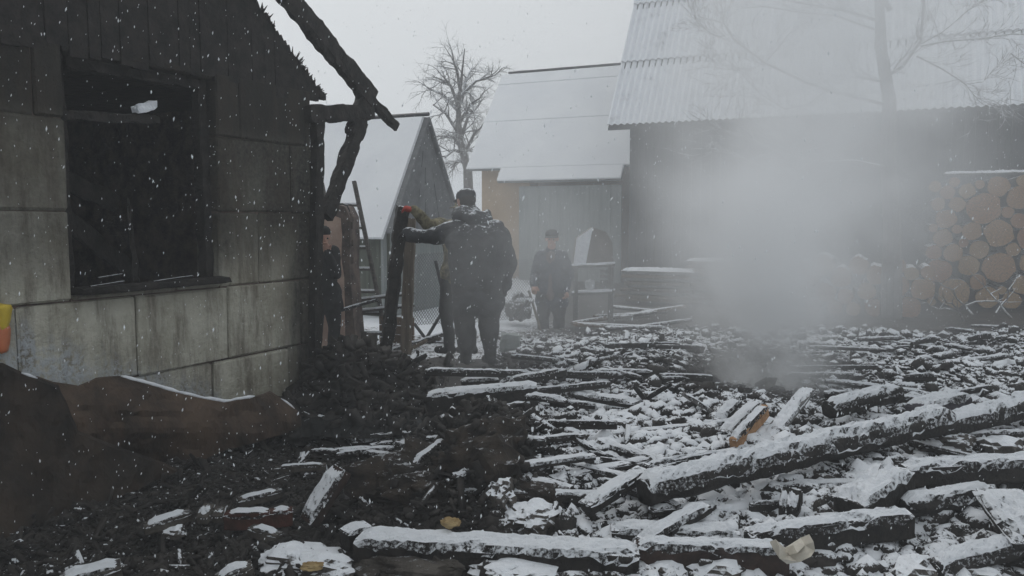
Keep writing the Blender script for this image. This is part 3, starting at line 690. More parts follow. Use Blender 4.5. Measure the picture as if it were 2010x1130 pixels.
timber('stick', (1243, 752), (1268, 784), 0.022, 0.03, 'thin snowy stick rising to the left, one of two crossed by the smoke', 'stick', th=.01, lift=(.2, .06), cover=.8)
timber('stick', (1340, 768), (1396, 803), 0.025, 0.03, 'thin pale stick sloping down beside the three planks in smoke', 'stick', mat='greywood', th=.01, lift=(.16, .06), cover=.8)
timber('charred_plank', (690, 862), (815, 849), 0.10, 0.05, 'low snowy plank on the wet floor beside the puddle', 'plank', th=.02, cover=.35)
timber('charred_plank', (838, 853), (948, 847), 0.09, 0.06, 'short snowy plank topmost beside the earth mound', 'plank', th=.02, lift=(.06, .06), cover=.5)
timber('charred_plank', (782, 866), (852, 884), 0.08, 0.06, 'dark sided snowy batten lying askew', 'plank', th=.018, lift=(.06, .05), cover=.6)
timber('charred_plank', (812, 905), (880, 856), 0.05, 0.05, 'snowy lath running up the side of the earth mound', 'plank', th=.018, lift=(.08, .14), cover=.6)
timber('charred_plank', (662, 888), (780, 874), 0.05, 0.04, 'narrow snowy lath on the black floor', 'plank', th=.014, lift=(.03, .04), cover=.5)
timber('charred_plank', (720, 884), (812, 902), 0.06, 0.04, 'snowy lath pointing at the foot of the earth mound', 'plank', th=.015, lift=(.05, .03), cover=.6)
timber('broken_board', (606, 1012), (672, 908), 0.135, 0.07, 'broad snow covered board end standing tilted on the black floor', 'board', mat='brownchar', th=.018, lift=(.03, .26), cover=.9, amp=.06)
timber('charred_beam', (676, 1040), (722, 1024), 0.14, 0.13, 'short block of beam end at the tip of the long squared beam', 'beam', th=.02, cover=.7)
# loose laths among the debris field
ANCH = [(onground(x, y), t) for x, y, t in ((1550, 870, 'the thickest log'), (1480, 820, 'the three planks in the smoke'), (1690, 770, 'the short snowy log at the smoke'), (1840, 780, 'the violet grey block'),
        (1720, 940, 'the short thick beam end'), (1950, 905, 'the long snowy beam'), (950, 760, 'the big sill beam'), (1050, 735, 'the slanting beam by the hooded man'), (1200, 780, 'the crossed sticks'),
        (930, 905, 'the earth mound'), (1045, 1018, 'the large broken block'), (640, 960, 'the broad tilted board'), (1250, 655, 'the yard before the stand'), (1450, 650, 'the smoke foot, far side'), (1720, 650, 'the low log stack'), (1950, 650, 'the tall log stack'))]
def near(p): return min(ANCH, key=lambda a: (a[0] - p).length)[1]
def lath_label(p, L, w, th):
    return '%s %s charred lath %s near %s' % ('long' if L > .62 else 'short' if L < .38 else 'middling', 'broad' if w > .06 else 'narrow', 'thick with snow' if th > .017 else 'dusted with snow' if th > .01 else 'nearly bare', near(p))
lath = 'thin charred lath lying loose in the snowy rubble'
for k in range(78):
    px, py = random.uniform(1020, 2000), random.uniform(655, 1000) if k < 60 else random.uniform(640, 780)
    if 1380 < px < 1610 and py < 900: continue
    a = random.uniform(-0.5, 0.5) + (math.pi if k % 2 else 0); L = random.uniform(0.25, 0.9)
    c = onground(px, py, 0.06); d = Vector((math.cos(a), math.sin(a) * random.choice((1, 2.5)), random.uniform(-.1, .1))).normalized() * L / 2
    w = random.uniform(.02, .075); th_ = random.choice((.008, .016, .022))
    timber('charred_lath', c - d, c + d, w, random.uniform(.03, .06), lath_label(c, L, w, th_), 'lath', th=th_, world=True, group='loose laths in the rubble', cover=random.uniform(.1, .6), seg=.07, amp=.2)
lath2 = 'small charred lath lying on the wet black floor below the mound'
for k in range(20):
    px, py = random.uniform(600, 960), random.uniform(800, 900)
    a = random.uniform(-1.0, 0.7); L = random.uniform(0.12, 0.42); c = onground(px, py, 0.03); w = random.uniform(.02, .07); th_ = random.choice((.006, .011))
    d = Vector((math.cos(a), math.sin(a), random.uniform(-.12, .12))).normalized() * L / 2
    timber('charred_lath', c - d, c + d, w, .03, lath_label(c, L, w, th_).replace('charred lath', 'lath on wet floor,'), 'lath', th=th_, world=True, group='laths on the wet floor', cover=random.uniform(-.1, .35), seg=.05, amp=.25)

# ---- stones and lumps
def lump_mesh(size, seed, sub=3, amp=.45, flat=.65):
    bm = bmesh.new(); bmesh.ops.create_icosphere(bm, subdivisions=sub, radius=1.0)
    for v in bm.verts:
        c = v.co; n = 1 + amp * (fbm(c.x * 1.3 + seed, c.y * 1.3, c.z * 1.3 + seed, 3) + .28 * (abs(fbm(c.x * 6 + seed, c.y * 6, c.z * 6, 2)) - .3))
        c = c * n; v.co = Vector((c.x * size[0] / 2, c.y * size[1] / 2, c.z * size[2] / 2))
    me = bpy.data.meshes.new('stone'); bm.to_mesh(me); bm.free(); return me
def stone(name, px, py, size, mat, label, cat='stone', group=None, lift=0.0, seed=None, rz=0.0, sub=4, amp=.45):
    SEED[0] += 2.3; me = lump_mesh(size, SEED[0] if seed is None else seed, sub, amp); me.materials.append(MAT[mat])
    o = obj(name, me); p = onground(px, py, lift); o.location = p; o.rotation_euler.z = rz
    return tag(o, label, cat, group)
stone('snowy_block', 1045, 1018, (0.30, 0.28, 0.17), 'rocksnow', 'large broken block white with snow at the foot of the earth mound', lift=.03, amp=.35)
stone('snowy_block', 985, 985, (0.15, 0.16, 0.2), 'rocksnow', 'upright snowy lump next to the large broken block', lift=.06)
stone('snowy_block', 1220, 830, (0.28, 0.2, 0.14), 'rocksnow', 'flat snowy lump halfway to the crossed sticks', lift=.02)
stone('snowy_block', 1855, 868, (0.34, 0.22, 0.16), 'rocksnow', 'rounded snow hump between the thickest log and the long snowy beam', lift=.06)
stone('rubble_stone', 815, 1118, (0.50, 0.3, 0.14), 'rock', 'broad brown flat stone lying before the long squared beam', lift=.0)
stone('rubble_stone', 880, 1104, (0.18, 0.16, 0.10), 'rock', 'small olive brown stone beside the broad flat stone', lift=.03)
stone('rubble_stone', 1020, 1120, (0.42, 0.3, 0.12), 'rocksnow', 'flat stone streaked with snow before the long squared beam', lift=.02)
stone('rubble_stone', 575, 1100, (0.42, 0.34, 0.13), 'rocksnow', 'snowy rubble clod beside the yellow foam scrap', lift=.0)
stone('rubble_stone', 640, 1120, (0.28, 0.24, 0.13), 'rocksnow', 'snowy clod right of the yellow foam scrap', lift=.0)
stone('foam_scrap', 612, 1112, (0.10, 0.07, 0.035), 'yellow', 'yellow brown foam scrap among the snowy clods', 'scrap', lift=.07)
stone('foam_scrap', 884, 1026, (0.085, 0.05, 0.045), 'yellow', 'small pale yellow scrap on the long squared beam', 'scrap', lift=.17)
for px, py, s in ((345, 1046, .09), (1490, 955, .16), (1960, 880, .2), (1400, 1118, .2), (1310, 1122, .14), (1800, 1128, .22), (1915, 1128, .16), (1130, 930, .14), (1180, 880, .16), (1120, 860, .18), (1090, 920, .13)):
    stone('snowy_clod', px, py, (s * 1.2, s, s * .7), 'rocksnow', 'snow topped clod of rubble lying loose', 'clod', 'snow topped clods', lift=.03, sub=3)
# earth mound face
me = lump_mesh((1.05, 0.9, 0.62), 4.2, 5, .55); me.materials.append(MAT['earth']); o = obj('earth_mound', me); p = onground(930, 905, 0.0)
o.location = (p.x, p.y + .25, .06); o.rotation_euler.z = .3; tag(o, 'bare dark brown mound of earth rising from the rubble', 'mound')

# ---- bricks by the house
def brick(px0, py0, px1, py1, w, h, mat, th, label, lift=(.0, .0)):
    return timber('brick', (px0, py0), (px1, py1), w, h, label, 'brick', mat=mat, th=th, lift=lift, amp=.04, rnd=.15, cover=.9, seg=.03)
brick(282, 1028, 374, 1000, .085, .05, 'rock', .014, 'tilted snow topped brick nearest the dark brown panel', (.03, .06))
brick(396, 1012, 412, 985, .06, .05, 'rock', .014, 'small upright snowy brick piece, one of a pair', (.06, .10))
brick(426, 1010, 432, 990, .06, .05, 'rock', .014, 'rounded snowy brick piece beside the upright one', (.05, .08))
brick(442, 1004, 535, 1001, .07, .09, 'brick', .014, 'sooty red brick with snow on top, left one of two end to end', (.02, .02))
brick(530, 1000, 574, 996, .07, .09, 'brick', .012, 'sooty red brick with a bare orange end', (.03, .03))
brick(492, 1030, 548, 1046, .06, .05, 'rock', .014, 'snowy brick sliver below the red bricks', (.03, .01))
brick(467, 978, 550, 958, .07, .05, 'rock', .012, 'snowy stone bar above the red bricks', (.02, .04))
brick(540, 914, 640, 909, .05, .04, 'rock', .01, 'narrow snowy bar beside the broad tilted board', (.03, .03))
brick(118, 1132, 238, 1102, .12, .06, 'rock', .02, 'largest snowy slab on the black floor at the foot of the dark brown panel', (.02, .04))
brick(425, 1130, 496, 1102, .08, .06, 'rock', .02, 'snow topped stone bar next to the snowy rubble clod', (.02, .06))

# ---- fallen brown panels against the house
def panel(name, outline, depth0, depth1, thick, mat, label, snow_edge=None, bend=0.05, seedv=0.0):
    """outline in pixels; the panel stands between the depths of its lower and upper edge"""
    ys = [p[1] for p in outline]; y0, y1 = min(ys), max(ys)
    xs = [p[0] for p in outline]; x0, x1 = min(xs), max(xs)
    import mathutils
    pts2 = [Vector((p[0], p[1])) for p in outline]
    # fine triangulated sheet
    bm = bmesh.new(); step = 11
    def inside(x, y):
        c = False; n = len(outline)
        for i in range(n):
            xa, ya = outline[i]; xb, yb = outline[(i + 1) % n]
            if (ya > y) != (yb > y) and x < (xb - xa) * (y - ya) / (yb - ya) + xa: c = not c
        return c
    border = []
    n = len(outline)
    for i in range(n):
        a, b = pts2[i], pts2[(i + 1) % n]; k = max(1, int((b - a).length / step))
        for q in range(k):
            pnt = a.lerp(b, q / k); nzv = fbm(pnt.x * .05, pnt.y * .05, seedv, 2) * 3
            border.append((pnt.x + nzv, pnt.y + nzv * .6))
    inner = [(x + random.uniform(-2, 2), y + random.uniform(-2, 2)) for x in np.arange(x0, x1, step) for y in np.arange(y0, y1, step)
             if inside(x, y) and inside(x - 7, y) and inside(x + 7, y) and inside(x, y - 7) and inside(x, y + 7)]
    co = [Vector(p) for p in border + inner]
    r = mathutils.geometry.delaunay_2d_cdt(co, [(i, (i + 1) % len(border)) for i in range(len(border))], [], 1, 0.01)
    V, Fc = r[0], r[2]; nb = len(V)
    pts = []
    for v in V:
        q = (v.y - y0) / (y1 - y0); u = (v.x - x0) / (x1 - x0)
        d = depth1(u) * (1 - q) + depth0(u) * q
        d += bend * (math.sin(math.pi * q) + 0.35 * fbm(u * 3 + seedv, q * 2, 0, 2)) + .035 * fbm(u * 7 + seedv, q * 5, 3.0, 4)
        pts.append(P(v.x, v.y, d))
    base = onground((x0 + x1) / 2, y1); mb = MB(); nv = len(pts)
    tv = Vector((-0.2, 0.9, 0.15)).normalized() * thick
    mb.add([p - base for p in pts] + [p + tv - base for p in pts], [])
    edge = {}
    for f in Fc:
        f = tuple(f)
        a, b, c = (pts[i] for i in f[:3]); nrm = (b - a).cross(c - a)
        if nrm.dot(CAM - a) < 0: f = f[::-1]
        mb.f.append(f); mb.mi.append(0); mb.f.append(tuple(i + nv for i in f[::-1])); mb.mi.append(0)
        for i in range(len(f)):
            e = (f[i], f[(i + 1) % len(f)]); edge[e] = 1
    for a, b in edge:
        if (b, a) not in edge: mb.f.append((a, a + nv, b + nv, b)); mb.mi.append(0)
    o = mb.build(name, mat, None, smooth=False); o.location = base; tag(o, label, 'panel')
    if snow_edge:
        for a, b, w in snow_edge:
            k0 = [i for i in range(len(border)) if a <= border[i][0] <= b and border[i][1] < (y0 + y1) / 2]
            k0.sort(key=lambda i: border[i][0])
            if len(k0) < 3: continue
            pl_ = [pts[i] + tv * .5 + Vector((0, 0, .004)) - base for i in k0]
            mb2 = MB(); mb2.tube(pl_, [w * (0.6 + .6 * random.random()) * (0.4 if i in (0, len(pl_) - 1) else 1) for i in range(len(pl_))], 8)
            mb2.build('snow_edge', 'snow', o, smooth=True)
    return o
out1 = [(70, 742), (100, 752), (150, 760), (185, 744), (235, 740), (300, 757), (350, 772), (400, 783), (440, 790), (500, 780), (530, 770), (560, 790), (588, 812), (592, 836), (560, 850), (500, 868), (440, 885), (385, 910), (345, 921), (318, 910), (230, 880), (150, 856), (110, 800)]
panel('brown_panel', out1, lambda u: 4.55 + 1.2 * u, lambda u: 4.62 + 1.35 * u, 0.03, 'rust', 'curved rust brown panel with a snowy rim leaning on the block wall', [(235, 500, .012), (540, 585, .008)], bend=-.12, seedv=1.0)
out2 = [(-60, 716), (0, 716), (40, 735), (70, 745), (110, 760), (128, 800), (150, 850), (230, 882), (318, 912), (345, 925), (260, 965), (180, 1000), (90, 1032), (0, 1088), (-60, 1110)]
panel('brown_panel', out2, lambda u: 3.75 + 0.85 * u, lambda u: 4.15 + .75 * u, 0.035, 'rust_dark', 'large dull dark brown panel leaning in the corner by the wall', [(30, 75, .009)], bend=.06, seedv=5.0)

# ---- curled white sheet
sheet = [(1518, 1078), (1530, 1073), (1548, 1090), (1565, 1085), (1580, 1070), (1597, 1063), (1600, 1080), (1592, 1092), (1570, 1103), (1545, 1107), (1530, 1096)]
d_ = 3.22; pts = [P(a, b, d_ + .03 * math.sin(a * .2)) for a, b in sheet]
wbs = pts[8].copy(); mb = prism([p - wbs for p in pts], Vector((0, 0, 0)), Vector((0.0, 0.05, 0.012))); o = mb.build('curled_sheet', 'whitesheet'); o.location = wbs
tag(o, 'torn curled off white sheet stuck in the rubble', 'sheet')
# ---- yellow and orange bag at the far end of the wall
bg = empty('bag', P(2, 690, 4.6)); tag(bg, 'yellow and orange plastic bag against the block wall', 'bag')
mb = MB(); vs, fs = rough_beam(P(0, 690, 4.62), P(2, 640, 4.62), .09, .08, seg=.02, amp=.3, nsec=12, rnd=.8); mb.add(vs, fs); wb(mb, 'bag_body', 'orangebag', bg, True)
mb = MB(); vs, fs = rough_beam(P(2, 645, 4.62), P(8, 598, 4.62), .075, .07, seg=.02, amp=.35, nsec=12, rnd=.8); mb.add(vs, fs); wb(mb, 'bag_neck', 'yellowbag', bg, True)

# ------------------------------------------------------------------ rubble (uncountable)
def chunks(name, n, zone, smin, smax, mat='rubble', flat=.7, splinter=False, dens=None):
    phi = (1 + 5 ** .5) / 2
    iv = np.array([(-1, phi, 0), (1, phi, 0), (-1, -phi, 0), (1, -phi, 0), (0, -1, phi), (0, 1, phi), (0, -1, -phi), (0, 1, -phi), (phi, 0, -1), (phi, 0, 1), (-phi, 0, -1), (-phi, 0, 1)]) / 1.9
    itri = np.array([(0, 11, 5), (0, 5, 1), (0, 1, 7), (0, 7, 10), (0, 10, 11), (1, 5, 9), (5, 11, 4), (11, 10, 2), (10, 7, 6), (7, 1, 8), (3, 9, 4), (3, 4, 2), (3, 2, 6), (3, 6, 8), (3, 8, 9), (4, 9, 5), (2, 4, 11), (6, 2, 10), (8, 6, 7), (9, 8, 1)])
    if splinter:
        iv = np.array([(x, y, z) for x in (-.5, .5) for y in (-.5, .5) for z in (-.5, .5)], float)
        itri = np.array([(0, 1, 3), (0, 3, 2), (4, 6, 7), (4, 7, 5), (0, 4, 5), (0, 5, 1), (2, 3, 7), (2, 7, 6), (0, 2, 6), (0, 6, 4), (1, 5, 7), (1, 7, 3)])
    V = []; T = []; A = []; cnt = 0
    while cnt < n:
        px, py = zone()
        p = G(px, py, .12)
        if p.y > 13.5 or not (-4 < p.x < 8.5): continue
        t = (p - WC); 
        if t.dot(WN) < 0.08 and p.y < 7.3: continue
        if dens and random.random() > dens(p.x, p.y): continue
        s = smin * (smax / smin) ** (random.random() ** 1.8)
        e = np.array((random.uniform(.7, 1.4), random.uniform(.7, 1.4), flat * random.uniform(.6, 1.3))) * s
        if splinter: e = np.array((s, s * random.uniform(.08, .25), s * random.uniform(.06, .15)))
        R = np.array(Matrix.Rotation(random.uniform(0, 6.28), 3, 'Z') @ Matrix.Rotation(random.gauss(0, .55), 3, 'Y') @ Matrix.Rotation(random.gauss(0, .55), 3, 'X'))
        vv = iv * (1 + rng.uniform(-.28, .28, (len(iv), 1)) * (not splinter)) * e
        z = hground(p.x, p.y) + e[2] * random.uniform(.05, .5)
        V.append(vv @ R.T + np.array((p.x, p.y, z))); T.append(itri + cnt * len(iv)); A.append(np.full(len(iv), snowamt(p.x, p.y) + random.gauss(0, .12) + (.5 if random.random() < .05 else 0))); cnt += 1
    V = np.concatenate(V); T = np.concatenate(T); A = np.concatenate(A)
    me = bpy.data.meshes.new(name); me.vertices.add(len(V)); me.vertices.foreach_set('co', V.ravel())
    me.loops.add(T.size); me.polygons.add(len(T)); me.loops.foreach_set('vertex_index', T.ravel())
    me.polygons.foreach_set('loop_start', np.arange(0, T.size, 3)); me.polygons.foreach_set('loop_total', np.full(len(T), 3))
    a = me.attributes.new('snow', 'FLOAT', 'POINT'); a.data.foreach_set('value', A)
    me.update(); me.validate(); me.materials.append(MAT[mat])
    return obj(name, me)
zr = lambda: (random.uniform(960, 2040), 640 + 520 * random.random() ** 0.8)
zl = lambda: (random.uniform(-20, 1000), random.uniform(800, 1150))
PUD = onground(770, 842, .03)
zm_ = lambda: (random.gauss(930, 75), random.gauss(900, 45))
zh = lambda: (random.gauss(705, 60), random.gauss(765, 35))
def clear_spot(x, y): return 1.0 - 0.85 * min(1, gauss(x, y, 1.95, 6.9, .6, .8))
o = chunks('rubble', 20000, zr, .014, .085, dens=clear_spot); tag(o, 'snow dusted charred rubble covering the burnt ground', 'rubble', kind='stuff')
o = chunks('fine_rubble', 22000, zr, .009, .03); tag(o, 'fine snow dusted crumbs of charcoal over the burnt ground', 'rubble', kind='stuff')
o = chunks('splinters', 1800, zr, .07, .28, splinter=True, dens=clear_spot); tag(o, 'charred wood splinters strewn over the snowy rubble', 'splinters', kind='stuff')
o = chunks('wet_rubble', 15000, zl, .006, .032, flat=.5, dens=lambda x, y: 1 - .9 * min(1, 2 * gauss(x, y, PUD.x, PUD.y, .9, .33))); tag(o, 'black wet charcoal crumbs on the floor by the burnt house', 'rubble', kind='stuff')
o = chunks('heap_rubble', 5500, zh, .008, .034, flat=.7); tag(o, 'black charcoal heap at the corner of the burnt house', 'rubble', kind='stuff')
o = chunks('mound_splinters', 1200, zm_, .04, .25, splinter=True); o.location.z = .08; tag(o, 'charred splinters lying on the earth mound', 'splinters', kind='stuff')
o = chunks('wet_splinters', 3200, zl, .03, .2, splinter=True); tag(o, 'small black splinters strewn on the wet floor by the house', 'splinters', kind='stuff')
o = chunks('mound_rubble', 3000, zm_, .006, .026); o.location.z = .1; tag(o, 'dark clods and crumbs lying on and around the earth mound', 'rubble', kind='stuff')
o = chunks('heap_splinters', 3600, zh, .05, .40, splinter=True); tag(o, 'black twigs and splinters on the heap at the house corner', 'splinters', kind='stuff')

# ---- puddle on the wet floor below the sill beam
wm, nt, b = new_mat('dirty melt water'); b.inputs['Base Color'].default_value = (0.02, 0.021, 0.021, 1); b.inputs['Roughness'].default_value = 0.08
b.inputs['Specular IOR Level'].default_value = 0.6; MAT['water'] = wm; bump(nt, b, tex_noise(nt, 14, 3), .05)
pc = onground(770, 842, .03); mb = MB(); n = 40
mb.add([(0, 0, 0)] + [(1.0 * math.cos(q) * (1 + .35 * fbm(math.cos(q) * 1.5, math.sin(q) * 1.5, 2, 3)), .38 * math.sin(q) * (1 + .35 * fbm(math.cos(q) * 1.5, math.sin(q) * 1.5, 2, 3)), 0) for q in (2 * math.pi * k / n for k in range(n))], [(0, k + 1, (k + 1) % n + 1) for k in range(n)])
o = mb.build('puddle', 'water'); o.location = (pc.x, pc.y, max(hground(pc.x + dx, pc.y + dy) for dx in (-.7, -.35, 0, .35, .7) for dy in (-.2, 0, .2)) + .012); o['kind'] = 'structure'

#--PART4--
# ------------------------------------------------------------------ people
def capsule(mb, a, b, ra, rb, n=14):
    a, b = Vector(a), Vector(b); d = b - a
    if d.length < 1e-4: d = Vector((0, 0, 1e-3)); b = a + d
    F = frame(d); L = d.length; pts = []
    for k in range(5): q = -math.pi / 2 + k * math.pi / 8; pts.append((ra * math.sin(q), ra * math.cos(q), 0))
    pts.append((0, ra, 0)); pts.append((L, rb, 0))
    for k in range(1, 5): q = k * math.pi / 8; pts.append((L + rb * math.sin(q), rb * math.cos(q), 0))
    pts = pts[1:-1]; vs = []
    for x, r, _ in pts: vs += [a + F @ Vector((x, r * math.cos(t), r * math.sin(t))) for t in (2 * math.pi * j / n for j in range(n))]
    m = len(pts); fs = [(i * n + j, (i + 1) * n + j, (i + 1) * n + (j + 1) % n, i * n + (j + 1) % n) for i in range(m - 1) for j in range(n)]
    lo = len(vs); vs += [a - F.col[0] * ra, b + F.col[0] * rb]
    fs += [(lo, j, (j + 1) % n) for j in range(n)] + [(lo + 1, (m - 1) * n + (j + 1) % n, (m - 1) * n + j) for j in range(n)]
    mb.add(vs, [f[::-1] for f in fs])
def fused(name, caps, mats, parent, voxel=0.011, fold=0.0, fold_tags=(), smooth_it=4):
    """one continuous surface grown from tapered limbs; every face takes the cloth or skin of its nearest limb"""
    mb = MB()
    for a, b, ra, rb, _t in caps: capsule(mb, a, b, ra, rb)
    tmp = mb.mesh('tmp', [mats[0]]); to = bpy.data.objects.new('tmp', tmp); C.objects.link(to)
    md = to.modifiers.new('r', 'REMESH'); md.mode = 'VOXEL'; md.voxel_size = voxel
    sm = to.modifiers.new('s', 'SMOOTH'); sm.iterations = smooth_it; sm.factor = 0.5
    dg = bpy.context.evaluated_depsgraph_get(); me = bpy.data.meshes.new_from_object(to.evaluated_get(dg))
    bpy.data.objects.remove(to); bpy.data.meshes.remove(tmp)
    me.name = name; me.materials.clear()
    for m in mats: me.materials.append(MAT[m])
    V = np.empty(len(me.vertices) * 3); me.vertices.foreach_get('co', V); V = V.reshape(-1, 3)
    best = np.full(len(V), 1e9); tagv = np.zeros(len(V), int)
    for a, b, ra, rb, t in caps:
        a, b = np.array(a, float), np.array(b, float); d = b - a; q = np.clip(((V - a) @ d) / max(1e-9, d @ d), 0, 1)
        ds = np.linalg.norm(V - (a + q[:, None] * d), axis=1) - (ra + (rb - ra) * q)
        k = ds < best; best[k] = ds[k]; tagv[k] = t
    if fold:
        N = np.empty(len(V) * 3); me.vertices.foreach_get('normal', N); N = N.reshape(-1, 3)
        for i in range(len(V)):
            if tagv[i] in fold_tags:
                x, y, z = V[i]; V[i] += N[i] * fold * (fbm(x * 4 + z * 2, y * 4, z * 5 - x * 3, 3) + .45 * abs(mnoise.noise(Vector((x * 9 + z * 5, y * 9, z * 6)))))
        me.vertices.foreach_set('co', V.ravel())
    ft = [int(np.bincount([tagv[v] for v in p.vertices]).argmax()) for p in me.polygons]
    me.polygons.foreach_set('material_index', ft); me.polygons.foreach_set('use_smooth', [True] * len(ft)); me.update()
    return obj(name, me, parent)
def hand(caps, w, d, side, t, curl=1.0, up=Vector((0, 0, 1))):
    """palm, four fingers and a thumb closing round something; w wrist, d direction of the forearm"""
    w = Vector(w); d = Vector(d).normalized(); s = d.cross(up).normalized() * side; u = s.cross(d) * side
    pe = w + d * 0.085
    caps.append((w, pe, .030, .034, t)); caps.append((w + s * .022, pe + s * .026, .024, .022, t)); caps.append((w - s * .02, pe - s * .026, .024, .022, t))
    for k, (o, L) in enumerate(((-.033, .062), (-.011, .074), (.011, .070), (.033, .054))):
        a = pe + s * o; b = a + (d * .8 - u * .6 * curl).normalized() * L * .55; c = b + (d * .1 - u * curl).normalized() * L * .45
        caps.append((a, b, .0125, .011, t)); caps.append((b, c, .011, .009, t))
    a = w + d * .03 - s * .036; b = a + (d * .6 - s * .6 - u * .4).normalized() * .045; caps.append((a, b, .016, .013, t)); caps.append((b, b + (d * .8 - u * .6).normalized() * .03, .013, .010, t))
def head(caps, c, f, skin, hair, capt=None):
    """c centre of the head, f the way the face looks"""
    c = Vector(c); f = Vector(f).normalized(); u = Vector((0, 0, 1)); s = f.cross(u).normalized()
    caps += [(c + u * .035 - f * .015, c + u * .03 + f * .01, .088, .085, skin), (c - u * .05 + f * .03, c - u * .07 + f * .045, .062, .045, skin),
             (c + f * .085 - u * .005, c + f * .105 - u * .03, .011, .016, skin), (c + f * .082 - u * .062 + s * .018, c + f * .082 - u * .062 - s * .018, .009, .009, skin),
             (c + f * .076 + u * .018 + s * .035, c + f * .076 + u * .018 - s * .035, .014, .014, skin)]
    for k in (-1, 1):
        caps.append((c + s * k * .084 - f * .01 + u * .01, c + s * k * .088 - f * .012 - u * .03, .018, .012, skin))
    caps += [(c + u * .05 - f * .03, c + u * .02 - f * .045, .09, .088, hair), (c - u * .04 - f * .05, c - u * .05 - f * .045, .06, .055, hair)]
def eyes(parent, c, f):
    c = Vector(c); f = Vector(f).normalized(); u = Vector((0, 0, 1)); s = f.cross(u).normalized()
    for k in (-1, 1):
        mb = MB(); capsule(mb, c + f * .083 + s * k * .032 - u * .002, c + f * .086 + s * k * .032 - u * .002, .011, .010, 8); mb.build('eye', 'eye', parent, True)
def cap_hat(parent, c, f, mat, brim=True, snow=True):
    c = Vector(c); f = Vector(f).normalized(); u = Vector((0, 0, 1)); s = f.cross(u)
    R = Matrix((f, -s, u)).transposed(); mb = MB(); n = 20; prof = [(.103, .03), (.107, .055), (.103, .085), (.085, .112), (.05, .128), (.001, .132)]
    vs = []
    for r, z in prof: vs += [c + R @ Vector((r * 1.06 * math.cos(t) - .012, r * math.sin(t) * .93, z)) for t in (2 * math.pi * j / n for j in range(n))]
    mb.add(vs, [(i * n + j, i * n + (j + 1) % n, (i + 1) * n + (j + 1) % n, (i + 1) * n + j) for i in range(len(prof) - 1) for j in range(n)])
    h = mb.build('cap', mat, parent, True)
    if brim:
        mb = MB(); vs = []; m = 10
        for j in range(m + 1):
            t = -1.1 + 2.2 * j / m
            for r, z in ((.098, .038), (.165, .022), (.163, .014), (.098, .028)): vs.append(c + R @ Vector((r * math.cos(t) * 1.05 - .01, r * math.sin(t) * .92 if r < .12 else .098 * 1.1 * math.sin(t), z)))
        mb.add(vs, [(j * 4 + k, j * 4 + (k + 1) % 4, j * 4 + 4 + (k + 1) % 4, j * 4 + 4 + k) for j in range(m) for k in range(4)] + [(0, 1, 2, 3), (m * 4 + 3, m * 4 + 2, m * 4 + 1, m * 4)])
        mb.build('visor', mat, h)
    return h
def legs(caps, hipz, sp, feet, tr, bt, ft=Vector((0, 1, 0)), r=1.0, knee=0.04):
    for k, fo in zip((-1, 1), feet):
        hip = Vector((k * sp, 0, hipz)); an = Vector((fo[0], fo[1], .09)); kn = (hip + an) / 2 + ft * knee + Vector((k * .01, 0, 0))
        caps += [(hip, kn, .105 * r, .078 * r, tr), (kn, an + Vector((0, 0, .12)), .075 * r, .06 * r, tr), (an + Vector((0, 0, .16)), an, .068, .062, bt),
                 (an + Vector((0, 0, -.035)), an + ft * .15 + Vector((0, 0, -.05)), .052, .042, bt), (an + ft * -.04 + Vector((0, 0, -.04)), an, .048, .05, bt)]

# ---- man in the hooded jacket, seen from behind, holding the charred post
F1 = P(938, 716, 8.0)
p1 = tag(empty('person', F1), 'man in bulky dark hooded jacket seen from behind, arm stretched to charred post', 'person')
c = []; J, T_, B_, S_, H_, G_ = range(6)
legs(c, .86, .115, ((-.12, .02), (.125, .0)), T_, B_, Vector((-.35, .9, 0)).normalized(), 1.42)
c += [((-.10, 0, .88), (.10, 0, .88), .17, .17, J), ((-.10, 0, .64), (.10, 0, .64), .165, .165, J), ((-.10, .0, .9), (-.12, .02, 1.2), .175, .19, J), ((.10, 0, .9), (.12, .0, 1.2), .175, .19, J),
      ((-.14, .04, 1.25), (.13, .02, 1.24), .19, .19, J), ((-.21, .05, 1.36), (.17, .04, 1.35), .115, .115, J), ((-.02, .08, 1.42), (-.06, .16, 1.52), .13, .09, J)]
c += [((-.22, .05, 1.35), (-.50, .16, 1.29), .12, .09, J), ((-.50, .16, 1.29), (-.70, .27, 1.31), .09, .068, J), ((-.68, .26, 1.31), (-.72, .28, 1.312), .07, .066, J)]
hand(c, (-.70, .275, 1.312), (-1, .25, .02), 1, G_)
c += [((.21, .04, 1.31), (.305, .04, 1.02), .115, .095, J), ((.31, .04, 1.02), (.27, .22, .80), .09, .07, J)]
hand(c, (.27, .22, .78), (-.1, .3, -1), 1, G_, up=Vector((1, 0, 0)))
head(c, (-.13, .20, 1.64), (-.55, .8, -.15), S_, H_)
fused('body', c, ['jacket', 'trousers', 'boot', 'skin', 'hair', 'black_cloth'], p1, fold=.022, fold_tags=(J, T_))
cap_hat(p1, (-.13, .20, 1.645), (-.55, .8, -.12), 'jacket')
hc = []                                                              # thick hood lying on the back of the neck
for k in range(9):
    t = math.pi * (1.0 + k / 8); q = Vector((-.05 + .15 * math.cos(t), .11 + .12 * math.sin(t), 1.47 + .03 * math.sin(t * 2)))
    hc.append((q, q + Vector((.0, .05, .065)), .062 + .012 * math.sin(k * 2.1), .04, 0))
fused('hood', hc, ['jacket'], p1, voxel=.012, fold=.02, fold_tags=(0,))

